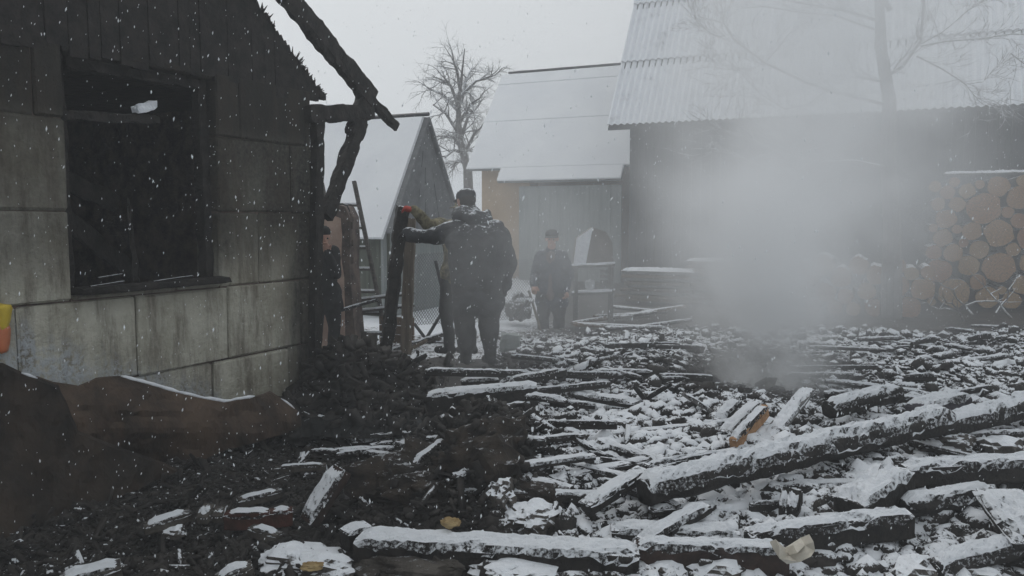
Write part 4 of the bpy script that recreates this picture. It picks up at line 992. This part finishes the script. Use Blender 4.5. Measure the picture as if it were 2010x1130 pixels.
# ---- man in camouflage hidden behind him, red glove on top of the post
F2 = P(903, 695, 8.75)
p2 = tag(empty('person', F2), 'man in camouflage hidden behind the hooded man, red glove on the charred post', 'person')
c = []; legs(c, .88, .10, ((-.12, 0), (.12, 0)), T_, B_, Vector((-.8, .4, 0)).normalized())
c += [((-.08, 0, .92), (.08, 0, .92), .14, .14, J), ((0, 0, .9), (0, 0, 1.25), .17, .19, J), ((-.16, 0, 1.40), (.16, 0, 1.40), .085, .085, J), ((0, 0, 1.3), (.02, .0, 1.50), .14, .07, J)]
gl = P(797, 409, 8.30) - F2
sh = Vector((-.19, -.06, 1.42)); el = Vector(((sh.x + gl.x) / 2 + .05, -.22, (sh.z + gl.z) / 2 - .09)); wr = gl + Vector((.085, .0, -.02))
c += [(sh, el, .085, .072, J), (el, wr, .07, .05, J), ((.19, 0, 1.40), (.24, .1, 1.12), .085, .07, J), ((.24, .1, 1.12), (.05, .25, 1.0), .068, .05, J)]
hand(c, wr, (gl - wr), -1, G_); hand(c, (.05, .25, 1.0), (-1, .1, 0), 1, G_)
head(c, (.05, .02, 1.60), (-.9, -.2, -.1), S_, H_)
fused('body', c, ['camo', 'trousers', 'boot', 'skin', 'hair', 'redglove'], p2, fold=.012, fold_tags=(J, T_))
cap_hat(p2, (.05, .02, 1.60), (-.9, -.2, -.05), 'camo'); eyes(p2, (.05, .02, 1.60), (-.9, -.2, -.1))

# ---- man with a cap facing the yard, holding a shovel
F3 = P(1082, 684, 11.7)
p3 = tag(empty('person', F3), 'man in dark cap and open blue grey jacket standing with a shovel', 'person')
c = []; SH = 6
legs(c, .86, .10, ((-.11, -.05), (.12, .03)), T_, B_, Vector((-.2, -1, 0)).normalized(), 1.2)
c += [((-.08, 0, .9), (.08, 0, .9), .145, .145, J), ((-.10, 0, .70), (.10, 0, .70), .14, .14, J), ((0, 0, .9), (0, 0, 1.22), .18, .195, J), ((-.13, 0, 1.38), (.13, 0, 1.38), .085, .085, J),
      ((-.10, 0, 1.24), (.10, 0, 1.24), .16, .16, J), ((0, 0, 1.38), (0, -.01, 1.50), .10, .065, J), ((-.02, -.145, .78), (-.02, -.125, 1.38), .05, .06, SH), ((0, -.02, 1.46), (0, -.025, 1.54), .06, .06, S_)]
c += [((-.17, 0, 1.35), (-.24, .03, 1.09), .088, .08, J), ((-.24, .03, 1.09), (-.26, -.19, .95), .075, .055, J), ((.17, 0, 1.35), (.25, .05, 1.10), .09, .085, J), ((.25, .05, 1.10), (.22, -.10, .88), .078, .058, J)]
hand(c, (-.26, -.19, .95), (0, -.7, -.6), 1, S_); hand(c, (.22, -.10, .88), (0, -.1, -1), -1, S_, up=Vector((1, 0, 0)))
head(c, (0, -.04, 1.62), (-.15, -1, -.08), S_, H_)
fused('body', c, ['jacket2', 'trousers', 'boot', 'skin', 'hair', 'black_cloth', 'shirt'], p3, fold=.022, fold_tags=(J, T_, SH))
cap_hat(p3, (0, -.04, 1.625), (-.15, -1, -.02), 'black_cloth'); eyes(p3, (0, -.04, 1.62), (-.15, -1, -.08))
shv = tag(empty('shovel', P(1076, 700, 11.35)), 'long handled shovel held by the man in the cap', 'shovel')
mb = MB(); mb.tube([P(1038, 570, 11.42), P(1074, 690, 11.35)], .02, 8); wb(mb, 'handle', 'tan', shv)
wb(prism([P(1066, 676, 11.36), P(1082, 674, 11.36), P(1087, 702, 11.3), P(1078, 712, 11.28), P(1069, 704, 11.3)], Vector((0, 0, 0)), Vector((0, .012, 0))), 'blade', 'darkmetal', shv)

# ---- person in black by the house corner, hand raised to the head
F4 = P(638, 716, 9.3)
p4 = tag(empty('person', F4), 'person in black at the house corner, arm raised to the face', 'person')
c = []; legs(c, .83, .09, ((-.10, 0), (.10, 0)), T_, B_, Vector((.5, -.8, 0)).normalized())
c += [((-.07, 0, .87), (.07, 0, .87), .135, .135, J), ((-.07, 0, .74), (.07, 0, .74), .14, .14, J), ((0, 0, .9), (0, 0, 1.22), .155, .165, J), ((-.15, 0, 1.33), (.13, 0, 1.33), .08, .08, J), ((0, 0, 1.3), (0, 0, 1.42), .10, .06, J)]
c += [((.13, 0, 1.32), (.165, -.08, 1.08), .08, .066, J), ((.165, -.08, 1.08), (.10, -.17, 1.33), .062, .046, J), ((-.17, 0, 1.32), (-.24, 0, 1.05), .08, .068, J), ((-.24, 0, 1.05), (-.22, -.05, .82), .064, .046, J), ((.14, .03, .86), (.17, .02, .68), .075, .05, J)]
hand(c, (.10, -.17, 1.33), (-.35, -.1, 1), 1, S_, up=Vector((0, 1, 0))); hand(c, (-.22, -.05, .82), (0, -.1, -1), 1, S_, up=Vector((1, 0, 0)))
head(c, (.01, -.05, 1.50), (.55, -.8, -.1), S_, H_)
fused('body', c, ['black_cloth', 'black_cloth', 'boot', 'skin', 'hair'], p4, fold=.012, fold_tags=(J, T_)); eyes(p4, (.01, -.05, 1.50), (.55, -.8, -.1))
cap_hat(p4, (.01, -.05, 1.505), (.55, -.8, -.05), 'black_cloth', brim=False)

# ------------------------------------------------------------------ posts and yard clutter
o = timber('charred_post', P(752, 735, 8.35), P(791, 405, 8.42), .135, .135, 'thick leaning charred post gripped by a red glove', 'post', th=0, world=True, rnd=.6, amp=.3, seg=.05)
timber('wooden_post', P(796, 700, 9.4), P(806, 428, 9.4), .13, .13, 'tan weathered post behind the leaning charred post', 'post', mat='tan', th=0, world=True, amp=.1)
timber('grey_plank', P(800, 800, 7.4), P(775, 690, 8.0), .14, .05, 'grey plank leaning on the black heap below the charred post', 'plank', mat='greywood', th=0, world=True, amp=.08)
o = tag(empty('board_bin', P(790, 655, 10.3)), 'brown board box with snow lined rim behind the posts', 'box')
a, b_ = P(745, 610, 10.3), P(812, 603, 10.1)
for k in range(3):
    z0 = a.z - .12 - .115 * k; mb = MB(); mb.box(((a.x + b_.x) / 2, (a.y + b_.y) / 2, z0), ((b_ - a).length, .03, .108), frame(Vector((b_.x - a.x, b_.y - a.y, 0))), ch=.005); wb(mb, 'board', 'brownboard', o)
for y0, y1 in ((585, 576), (607, 600)):
    mb = MB(); vs, fs = rough_beam(P(690, y0 + 6, 10.4), P(812, y1, 10.1), .05, .035, amp=.15, nsec=8); mb.add(vs, fs); r = wb(mb, 'rail', 'ladder', o)
    mb = MB(); vs, fs = rough_beam(P(692, y0 + 4, 10.4) + Zv * .012, P(811, y1 - 2, 10.1) + Zv * .012, .05, .025, amp=.3, nsec=8); mb.add(vs, fs); wb(mb, 'snow_cap', 'snow', r)
tb = timber('iron_pipe', P(664, 611, 9.6), P(742, 588, 9.6), .035, .035, 'thin pipe crossing in front of the ladder', 'pipe', mat='darkmetal', th=.012, world=True, rnd=.9, amp=.03, cover=.4)
timber('yard_pole', P(765, 690, 9.8), P(892, 650, 10.0), .05, .05, 'snow lined pole lying below the chain link fence', 'pole', mat='ladder', th=.018, world=True, rnd=.9, amp=.06, cover=.9)
timber('yard_pole', P(785, 696, 9.3), P(838, 668, 9.5), .045, .045, 'tan pole lying beside the snow lined pole', 'pole', mat='tan', th=0, world=True, rnd=.9, amp=.06)
stone('snow_heap', 862, 672, (.5, .35, .16), 'rocksnow', 'small white snow heap at the end of the poles', 'heap', lift=.02)
fn = tag(empty('chain_link_fence', P(850, 650, 10.6)), 'sagging chain link fence on crooked posts behind the hooded man', 'fence')
for a, b_ in (((855, 512), (886, 645)), ((814, 636), (838, 668)), ((872, 606), (838, 662)), ((1036, 590), (1010, 620))):
    mb = MB(); mb.tube([P(*a, 10.55), P(*b_, 10.4)], .022, 8); wb(mb, 'post', 'darkmetal', fn)
mb = MB(); A0_, A1_ = P(810, 500, 11.0), P(1045, 505, 11.1); B0_, B1_ = P(800, 640, 10.7), P(1045, 625, 10.9)
nn = 46
for k in range(-24, nn + 24):
    for sgn in (1, -1):
        seg_ = []
        for j in range(7):
            v = j / 6; u = (k + sgn * v * 18) / nn
            if 0 <= u <= 1: seg_.append(A0_.lerp(A1_, u).lerp(B0_.lerp(B1_, u), v) + Vector((0, .05 * math.sin(u * 9), .04 * math.sin(u * 6) * (1 - v))))
        if len(seg_) > 1: mb.tube(seg_, .0035, 4, cap=False)
o = wb(mb, 'wire_mesh', 'wire', fn); o['kind'] = 'stuff'
o = timber('snowy_plank', P(1008, 592, 11.2), P(1048, 590, 11.2), .2, .03, 'snowy shelf board beside the man in the cap', 'board', mat='greywood', th=.03, world=True, cover=.9)
stone('snow_heap', 1018, 604, (.34, .4, .4), 'rocksnow', 'rounded snow heap behind the chain link fence', 'heap', lift=.25)
# pale bin between the men
tag(timber('pale_sack', P(1000, 690, 9.6), P(1003, 655, 9.6), .3, .25, 'pale green grey sack standing by the knees of the hooded man', 'sack', mat='greygreen', th=.0, world=True, rnd=.6, amp=.15))
# stand with peaked box
st = tag(empty('work_stand', P(1165, 640, 12.4)), 'slatted wooden stand with two snow lined rails', 'stand')
for y in (521, 574):
    a, b_ = P(1126, y + 2, 12.4), P(1203, y - 1, 12.2); mb = MB(); mb.box((a + b_) / 2, ((b_ - a).length, .3, .04), frame(b_ - a), ch=.006); r = wb(mb, 'shelf', 'greywood', st)
    mb = MB(); vs, fs = rough_beam(a + Zv * .03, b_ + Zv * .03, .3, .035, amp=.15, nsec=10); mb.add(vs, fs); wb(mb, 'snow_cap', 'snow', r)
for px in (1130, 1199):
    for dd in (-.12, .12): mb = MB(); a, b_ = P(px, 523, 12.3), P(px, 640, 12.3); b_.x = a.x; b_.z = 0; mb.box((a + b_) / 2 + Vector((0, dd, 0)), (.05, .05, a.z - b_.z)); wb(mb, 'leg', 'greywood', st)
for k in range(4): mb = MB(); a = P(1188, 532 + 10 * k, 12.2); mb.box(a, (.16, .02, .05)); wb(mb, 'slat', 'greywood', st)
kb = tag(empty('peaked_box', P(1165, 520, 12.35)), 'small peaked box white with snow on one side, on the stand', 'box')
q = [P(1126, 518, 12.3), P(1132, 468, 12.3), P(1164, 446, 12.3), P(1190, 455, 12.3), P(1202, 476, 12.3), P(1204, 518, 12.3)]
wb(prism(q, Vector((0, 0, 0)), Vector((0, .35, 0))), 'casing', 'canvas', kb)
wb(prism([q[0], q[1], q[2], P(1150, 518, 12.3)], Vector((-.004, -.03, .004)), Vector((-.004, -.004, .004))), 'snow_side', 'snow', kb)
pot = MB(); n = 16
vs = []
for r, z in ((.055, 0), (.075, .02), (.08, .10), (.083, .105), (.07, .125), (.02, .14), (.012, .155), (.001, .156)): vs += [(r * math.cos(2 * math.pi * j / n), r * math.sin(2 * math.pi * j / n), z) for j in range(n)]
pot.add(vs, [(i * n + j, i * n + (j + 1) % n, (i + 1) * n + (j + 1) % n, (i + 1) * n + j) for i in range(7) for j in range(n)])
o = pot.build('enamel_pot', 'lens', None, True); o.location = P(1158, 571, 12.3) + Zv * .035; tag(o, 'small pale lidded pot on the lower shelf of the stand', 'pot')

# ------------------------------------------------------------------ woodpile
logs = []
for v in range(5):
    n = 18; mb = MB(); rad = [1 + .17 * fbm(math.cos(2 * math.pi * j / n) * 1.4 + v * 7, math.sin(2 * math.pi * j / n) * 1.4, v, 2) for j in range(n)]
    vs = [(rad[j] * (1 + .02 * random.uniform(-1, 1)) * math.cos(2 * math.pi * j / n), y, rad[j] * math.sin(2 * math.pi * j / n)) for y in (0, .3, .7, 1) for j in range(n)]
    mb.add(vs, [(i * n + j, (i + 1) * n + j, (i + 1) * n + (j + 1) % n, i * n + (j + 1) % n) for i in range(3) for j in range(n)] + [tuple(range(3 * n, 4 * n))[::-1]])
    bark = mb.mesh('bark', 'bark', False)
    mb = MB(); vs = [(rad[j] * .96 * math.cos(2 * math.pi * j / n), -.004, rad[j] * .96 * math.sin(2 * math.pi * j / n)) for j in range(n)] + [(rad[j] * .995 * math.cos(2 * math.pi * j / n), .004, rad[j] * .995 * math.sin(2 * math.pi * j / n)) for j in range(n)]
    mb.add(vs, [tuple(range(n)), ] + [(j, n + j, n + (j + 1) % n, (j + 1) % n) for j in range(n)]); logs.append((bark, mb.mesh('cut_face', 'cut')))
LR = Matrix((BD, BIN, Zv)).transposed()
def pack(width, height, radii, tries=70):
    placed = []; miss = 0
    while miss < 25:
        r = radii(); best = None
        for _ in range(tries):
            x = random.uniform(r, width - r); z = r
            for (xi, zi, ri) in placed:
                dx = abs(x - xi)
                if dx < r + ri: z = max(z, zi + math.sqrt((r + ri) ** 2 - dx * dx))
            if best is None or z < best[1]: best = (x, z)
        if best[1] + r * .6 > height: miss += 1; continue
        placed.append((best[0], best[1], r))
    return placed
def woodpile(org, width, height, radii, label, group, length=1.5, tries=70):
    for (x, z, r) in pack(width, height, radii, tries):
        bk, ct = random.choice(logs); t = obj('log', bk); e = random.uniform(-.05, .05)
        rl = r * random.uniform(.97, 1.0); ang = Matrix.Rotation(random.uniform(0, 6.28), 3, 'Y')
        t.matrix_world = Matrix.Translation(org + BD * x + BIN * e + Zv * z) @ (LR @ ang).to_4x4() @ Matrix.Diagonal((rl, length, rl, 1))
        tag(t, '%s %s, %s' % ('thick' if r > .16 else 'slim' if r < .115 else 'middling', label, 'in its top layer' if z > height * .72 else 'in its bottom layer' if z < height * .3 else 'halfway up'), 'log', group); f = obj('cut_face', ct, t)
pile0 = P(1812, 612, 14.6); pile0.z = 0.02
woodpile(pile0, 3.4, 2.32, lambda: random.choice((.08, .10, .11, .12, .13, .14, .15, .17, .2, .25)) * random.uniform(.9, 1.1), 'sawn log in the tall stack against the dark barn', 'logs in the tall stack')
pile1 = P(1560, 640, 13.6); pile1.z = 0.0
woodpile(pile1, 2.1, .95, lambda: random.uniform(.1, .18), 'sawn log in the low stack beside the tall stack', 'logs in the low stack', 1.0)
tp = pile0 + Zv * 2.40
timber('snowy_plank', tp + BD * .25 + BIN * .3, tp + BD * 3.6 + BIN * .3 + Zv * .0, .3, .04, 'long plank white with snow lying on the tall log stack', 'plank', mat='greywood', th=.035, world=True, cover=.9)
twig = 'dark fallen twig branch with snow in front of the tall log stack'
for k in range(7):
    a = onground(random.uniform(1840, 2010), random.uniform(590, 632), .1); mb = MB(); d = Vector((random.uniform(-1, 1), random.uniform(-.3, .3), random.uniform(.1, .4))).normalized()
    pts = [Vector((0, 0, 0))]; 
    for j in range(6): pts.append(pts[-1] + (d + Vector((random.uniform(-.4, .4), random.uniform(-.3, .3), random.uniform(-.4, .3)))) * .14)
    mb.tube(pts, [.02 - .0028 * j for j in range(7)], 5)
    for j in (2, 3, 4): mb.tube([pts[j], pts[j] + Vector((random.uniform(-.2, .2), 0, random.uniform(.05, .2)))], [.01, .003], 4)
    o = mb.build('fallen_twig', 'treebark'); o.location = a; tag(o, twig, 'twig', 'twigs before the tall log stack')

# ---- stacks of boards along the barn, half lost in the smoke
for px, d, nrow, lab in ((1290, 15.2, 9, 'stack of old boards with snowy top beside the peaked box stand'), (1420, 14.8, 12, 'taller stack of old boards behind the smoke column'), (1545, 14.6, 7, 'low stack of old boards next to the low log stack')):
    org = P(px, 600, d); org.z = 0; bs = tag(empty('board_stack', org), lab, 'boards'); z = .04
    for k in range(nrow):
        for j in range(3):
            L = random.uniform(1.2, 1.5); mb = MB(); c_ = org + BIN * (j * .2) + BD * random.uniform(-.12, .12); h_ = .05
            mb.box((c_.x, c_.y, z + h_ / 2), (L, .18, h_), Matrix((BD, BIN, Zv)).transposed() @ Matrix.Rotation(random.gauss(0, .04), 3, 'Z'), ch=.006)
            wb(mb, 'board', random.choice(('brownboard', 'greywood', 'tan', 'brickdark')), bs)
        z += .075 if k % 2 else .055
    mb = MB(); vs, fs = snow_cap(org - BD * .7 + BIN * .2 + Zv * z, org + BD * .7 + BIN * .2 + Zv * z, .6, .02, .05, frame(BD), 3.0, cover=.5); mb.add(vs, fs); wb(mb, 'snow_cap', 'capsnow', bs)
junk = 'dark plank lying across the yard behind the man in the cap'
for k in range(10):
    c_ = P(random.uniform(1110, 1330), random.uniform(600, 650), 1); c_ = onground(random.uniform(1110, 1330), random.uniform(606, 650), .08); a = random.uniform(-.6, .6); L = random.uniform(.5, 1.2); d = Vector((math.cos(a), math.sin(a), random.uniform(-.1, .15))) * L / 2
    timber('yard_plank', c_ - d, c_ + d, random.uniform(.06, .14), .05, junk, 'plank', mat=random.choice(('brownboard', 'charsnow', 'greywood')), th=.012, world=True, group='planks lying behind the man in the cap', cover=.2, amp=.12)

# ------------------------------------------------------------------ trees
def twigs(mb, p, d, r, L, depth, droop=0.0, spread=.75, nseg=4, kids=3):
    pts = [p]; rr = [r]; dd = d.normalized()
    for i in range(nseg):
        dd = (dd + Vector((random.gauss(0, .16), random.gauss(0, .16), random.gauss(0, .14) - droop))).normalized()
        pts.append(pts[-1] + dd * L / nseg); rr.append(r * (1 - .75 * (i + 1) / nseg))
    mb.tube(pts, rr, 5 if r > .02 else 4, cap=False)
    if depth <= 0: return
    for k in range(kids):
        q = random.uniform(.25, 1.0); i = min(nseg - 1, int(q * nseg)); pp = pts[i].lerp(pts[i + 1], q * nseg - i)
        ax = Vector((random.gauss(0, 1), random.gauss(0, 1), random.gauss(0, .7))).normalized()
        nd_ = (dd + ax * spread).normalized(); twigs(mb, pp, nd_, max(.004, rr[i] * .6), L * random.uniform(.5, .75), depth - 1, droop, spread, max(3, nseg - 1), kids)
# far tree behind the shed and the cottage
TB = P(925, 470, 27.0); TB.z = 0
t1 = tag(empty('bare_tree', TB), 'leafless tree with snowy twigs standing between shed and cottage', 'tree')
trunk = MB(); tp_ = [Vector((0, 0, 0)), Vector((-.05, 0, 1.4)), P(918, 330, 27) - TB, P(900, 265, 27) - TB, P(900, 205, 27) - TB, P(905, 160, 27) - TB, P(912, 95, 27) - TB]
trunk.tube(tp_, [.22, .19, .15, .12, .08, .05, .012], 8); trunk.build('trunk', 'treebark', t1)
crown = MB()
for px0, py0, px1, py1 in ((900, 260, 850, 205), (902, 240, 945, 190), (900, 210, 870, 150), (903, 190, 965, 150), (908, 290, 868, 268), (912, 300, 950, 245), (902, 220, 838, 172), (904, 180, 890, 120), (905, 270, 930, 215), (914, 320, 885, 330), (910, 300, 872, 310), (905, 200, 925, 135)):
    a, b_ = P(px0, py0, 27) - TB, P(px1, py1, 27 + random.uniform(-1, 1)) - TB; m_ = (a + b_) / 2 + Vector((0, 0, .18))
    crown.tube([a, m_, b_], [.07, .05, .025], 5, cap=False)
    for k in range(9):
        q = random.random(); s_ = a.lerp(m_, q * 2) if q < .5 else m_.lerp(b_, q * 2 - 1)
        twigs(crown, s_, (b_ - a).normalized() + Vector((random.gauss(0, .8), random.gauss(0, .8), random.gauss(0, .6))), .026, random.uniform(.5, 1.0), 2, .06, .9, 4, 4)
crown.build('crown', 'treebark', t1)
# tree in the smoke before the barn
TB = P(1748, 640, 13.0); TB.z = 0
t2 = tag(empty('bare_tree', TB), 'leafless tree with long thin drooping limbs rising out of the smoke by the barn', 'tree')
D2 = 12.9
def L2(pts, dz=0.0): return [P(a, b, D2 + dz * i) - TB for i, (a, b) in enumerate(pts)]
trunk = MB(); trunk.tube([Vector((0, 0, 0))] + L2([(1752, 450), (1743, 300), (1746, 200), (1730, 100), (1726, 0), (1708, -90), (1712, -160)]), [.17, .14, .12, .105, .09, .07, .05, .03], 10); trunk.build('trunk', 'treebark', t2)
crown = MB()
limbs = [([(1742, 205), (1690, 192), (1630, 178), (1575, 158), (1500, 122), (1440, 76), (1420, 45), (1414, -10)], .035, -.05), ([(1425, 68), (1410, 72), (1388, 60), (1370, 46), (1362, 30)], .012, 0),
         ([(1500, 125), (1525, 95), (1550, 65), (1600, 32), (1660, 8)], .014, .03), ([(1500, 122), (1470, 138), (1440, 138), (1415, 125)], .010, 0), ([(1620, 178), (1585, 205), (1540, 214), (1490, 182), (1460, 150)], .014, -.03),
         ([(1735, 150), (1770, 130), (1806, 80), (1812, 30), (1815, -40)], .05, .03), ([(1808, 85), (1850, 62), (1900, 20), (1950, -10)], .02, .0), ([(1806, 90), (1860, 80), (1920, 76), (1990, 66), (2040, 70)], .018, -.04),
         ([(1800, 110), (1850, 135), (1895, 165), (1930, 160), (1952, 135)], .014, 0), ([(1725, 40), (1660, 20), (1600, 10), (1520, -4), (1430, -20)], .03, .04), ([(1725, 60), (1640, 30), (1560, 22), (1500, 12), (1450, 16)], .02, -.05),
         ([(1748, 330), (1680, 315), (1600, 318), (1530, 300), (1480, 275), (1432, 258)], .022, -.04), ([(1600, 318), (1550, 330), (1500, 328), (1450, 305), (1425, 296)], .013, -.03), ([(1740, 160), (1680, 150), (1650, 155)], .03, 0), ([(1895, 165), (1915, 190), (1945, 205)], .008, 0), ([(1985, 105), (2010, 125), (2030, 120)], .01, 0), ([(1748, 20), (1700, -60), (1640, -120)], .05, 0)]
for pts, r, dz in limbs:
    q = L2(pts, dz); crown.tube(q, [r * (1 - .75 * i / (len(q) - 1)) for i in range(len(q))], 6, cap=False)
    for k in range(6 + 2 * len(pts)):
        i = random.randrange(max(0, len(q) // 3 - 1), len(q) - 1); s_ = q[i].lerp(q[i + 1], random.random()); d = (q[i + 1] - q[i]).normalized()
        twigs(crown, s_, d + Vector((random.gauss(0, .5), random.gauss(0, .5), random.gauss(.15, .5))), max(.005, r * .3), random.uniform(.25, .7), 2, -.02, .7, 4, 3)
crown.build('crown', 'treebark', t2)

# ------------------------------------------------------------------ smoke, haze, falling snow
def volume_box(name, lo, hi):
    mb = MB(); c = [(a + b) / 2 for a, b in zip(lo, hi)]; mb.box(c, [b - a for a, b in zip(lo, hi)])
    me = bpy.data.meshes.new(name); me.from_pydata(mb.v, [], mb.f); return obj(name, me)
sm = bpy.data.materials.new('smoke'); sm.use_nodes = True; nt = sm.node_tree; nt.nodes.clear()
so = nd(nt, 'ShaderNodeOutputMaterial'); pv = nd(nt, 'ShaderNodeVolumePrincipled'); nt.links.new(pv.outputs[0], so.inputs['Volume'])
pv.inputs['Color'].default_value = (0.965, 0.973, 0.98, 1); pv.inputs['Anisotropy'].default_value = 0.1
pos = nd(nt, 'ShaderNodeTexCoord').outputs['Object']
warp = nd(nt, 'ShaderNodeTexNoise'); warp.inputs['Scale'].default_value = .9; warp.inputs['Detail'].default_value = 1; nt.links.new(pos, warp.inputs['Vector'])
wv = nd(nt, 'ShaderNodeVectorMath', operation='MULTIPLY_ADD'); nt.links.new(warp.outputs['Color'], wv.inputs[0]); wv.inputs[1].default_value = (.9, .9, .5); nt.links.new(pos, wv.inputs[2])
off = nd(nt, 'ShaderNodeVectorMath', operation='SUBTRACT'); nt.links.new(wv.outputs[0], off.inputs[0]); off.inputs[1].default_value = (.45, .45, .25)
s3 = nd(nt, 'ShaderNodeSeparateXYZ'); nt.links.new(off.outputs[0], s3.inputs[0]); X, Y, Z = s3.outputs
def g3(cx, cy_, cz, rx, ry, rz, a):
    e = None
    for c_, q, r in ((X, cx, rx), (Y, cy_, ry), (Z, cz, rz)):
        t = val(nt, 'POWER', val(nt, 'ABSOLUTE', val(nt, 'DIVIDE', val(nt, 'SUBTRACT', c_, q), r)), 2.0); e = t if e is None else val(nt, 'ADD', e, t)
    return val(nt, 'MULTIPLY', val(nt, 'EXPONENT', val(nt, 'MULTIPLY', e, -1.0)), a)
PB = G(1500, 775, .1)
rad = val(nt, 'MULTIPLY_ADD', Z, .20, .34); axx = val(nt, 'MULTIPLY_ADD', Z, .06, PB.x)
rx = val(nt, 'DIVIDE', val(nt, 'SUBTRACT', X, axx), rad); ry = val(nt, 'DIVIDE', val(nt, 'SUBTRACT', Y, PB.y + .1), rad)
col = val(nt, 'EXPONENT', val(nt, 'MULTIPLY', val(nt, 'ADD', val(nt, 'POWER', val(nt, 'ABSOLUTE', rx), 2.0), val(nt, 'POWER', val(nt, 'ABSOLUTE', ry), 2.0)), -1.0))
zf = nd(nt, 'ShaderNodeMapRange', interpolation_type='SMOOTHSTEP'); nt.links.new(Z, zf.inputs[0]); zf.inputs[1].default_value = 2.3; zf.inputs[2].default_value = .7
col = val(nt, 'MULTIPLY', val(nt, 'MULTIPLY', col, 7.0), val(nt, 'MULTIPLY_ADD', zf.outputs[0], .85, .15))
dn = col
cA = P(1700, 130, 10.2); cB = P(1330, 570, 10.2); cC = P(1630, 390, 9.6); cD = P(1480, 330, 11.5)
for q, r, a in ((cA, (1.7, 1.8, 2.2), .36), (cB, (1.8, 1.3, 1.0), .09), (cC, (1.1, 1.3, 1.6), .24), (cD, (1.7, 1.5, 1.6), .07), (P(1030, 520, 7.4), (.85, 1.3, 1.1), .22), (P(1800, 500, 11.5), (1.2, 1.2, 1.2), .09)): dn = val(nt, 'ADD', dn, g3(*q, *r, a))
nz = nd(nt, 'ShaderNodeTexNoise'); nz.inputs['Scale'].default_value = 1.3; nz.inputs['Detail'].default_value = 4; nz.inputs['Roughness'].default_value = .6; nt.links.new(pos, nz.inputs['Vector'])
dn = val(nt, 'MULTIPLY', dn, sstep(nt, nz.outputs['Fac'], .28, .64)); dn = val(nt, 'MULTIPLY', dn, 1.35)
nt.links.new(dn, pv.inputs['Density'])
vb = volume_box('smoke', (-.6, 5.6, .02), (9.6, 13.6, 7.2)); vb.data.materials.append(sm); tag(vb, 'pale smoke column rising from the rubble and drifting over the barn', 'smoke', kind='stuff')
hz = bpy.data.materials.new('haze'); hz.use_nodes = True; nt = hz.node_tree; nt.nodes.clear()
so = nd(nt, 'ShaderNodeOutputMaterial'); pv = nd(nt, 'ShaderNodeVolumePrincipled'); nt.links.new(pv.outputs[0], so.inputs['Volume'])
pv.inputs['Color'].default_value = (.90, .92, .94, 1); pv.inputs['Density'].default_value = .0095
vb = volume_box('haze', (-335, -330, -1.5), (340, 345, 11.5)); vb.data.materials.append(hz); tag(vb, 'thin grey winter haze filling the air of the yard', 'haze', kind='stuff')
mb = MB(); phi = (1 + 5 ** .5) / 2
oct_ = [(1, 0, 0), (-1, 0, 0), (0, 1, 0), (0, -1, 0), (0, 0, 1), (0, 0, -1)]; of = [(0, 2, 4), (2, 1, 4), (1, 3, 4), (3, 0, 4), (2, 0, 5), (1, 2, 5), (3, 1, 5), (0, 3, 5)]
tilt = Matrix.Rotation(.22, 3, 'Y')
for k in range(15000):
    y = 1.6 + 12 * random.random(); x = random.uniform(-.75, .75) * y + random.uniform(-.5, .5); z = random.uniform(.1, 1.6 + .36 * y + .6)
    if (Vector((x, y, 0)) - WC).dot(WN) < .05 and y < 8: continue
    s_ = random.uniform(.0011, .0024); R_ = Matrix.Rotation(random.gauss(.18, .2), 3, 'Y')
    mb.add([R_ @ Vector((a * s_ * random.uniform(.7, 1.2), b * s_, c_ * s_ * random.uniform(1.8, 3.2))) + Vector((x, y, z)) for a, b, c_ in oct_], of)
o = mb.build('falling_snow', 'flake'); tag(o, 'small snowflakes falling through the air of the yard', 'snowflakes', kind='stuff')
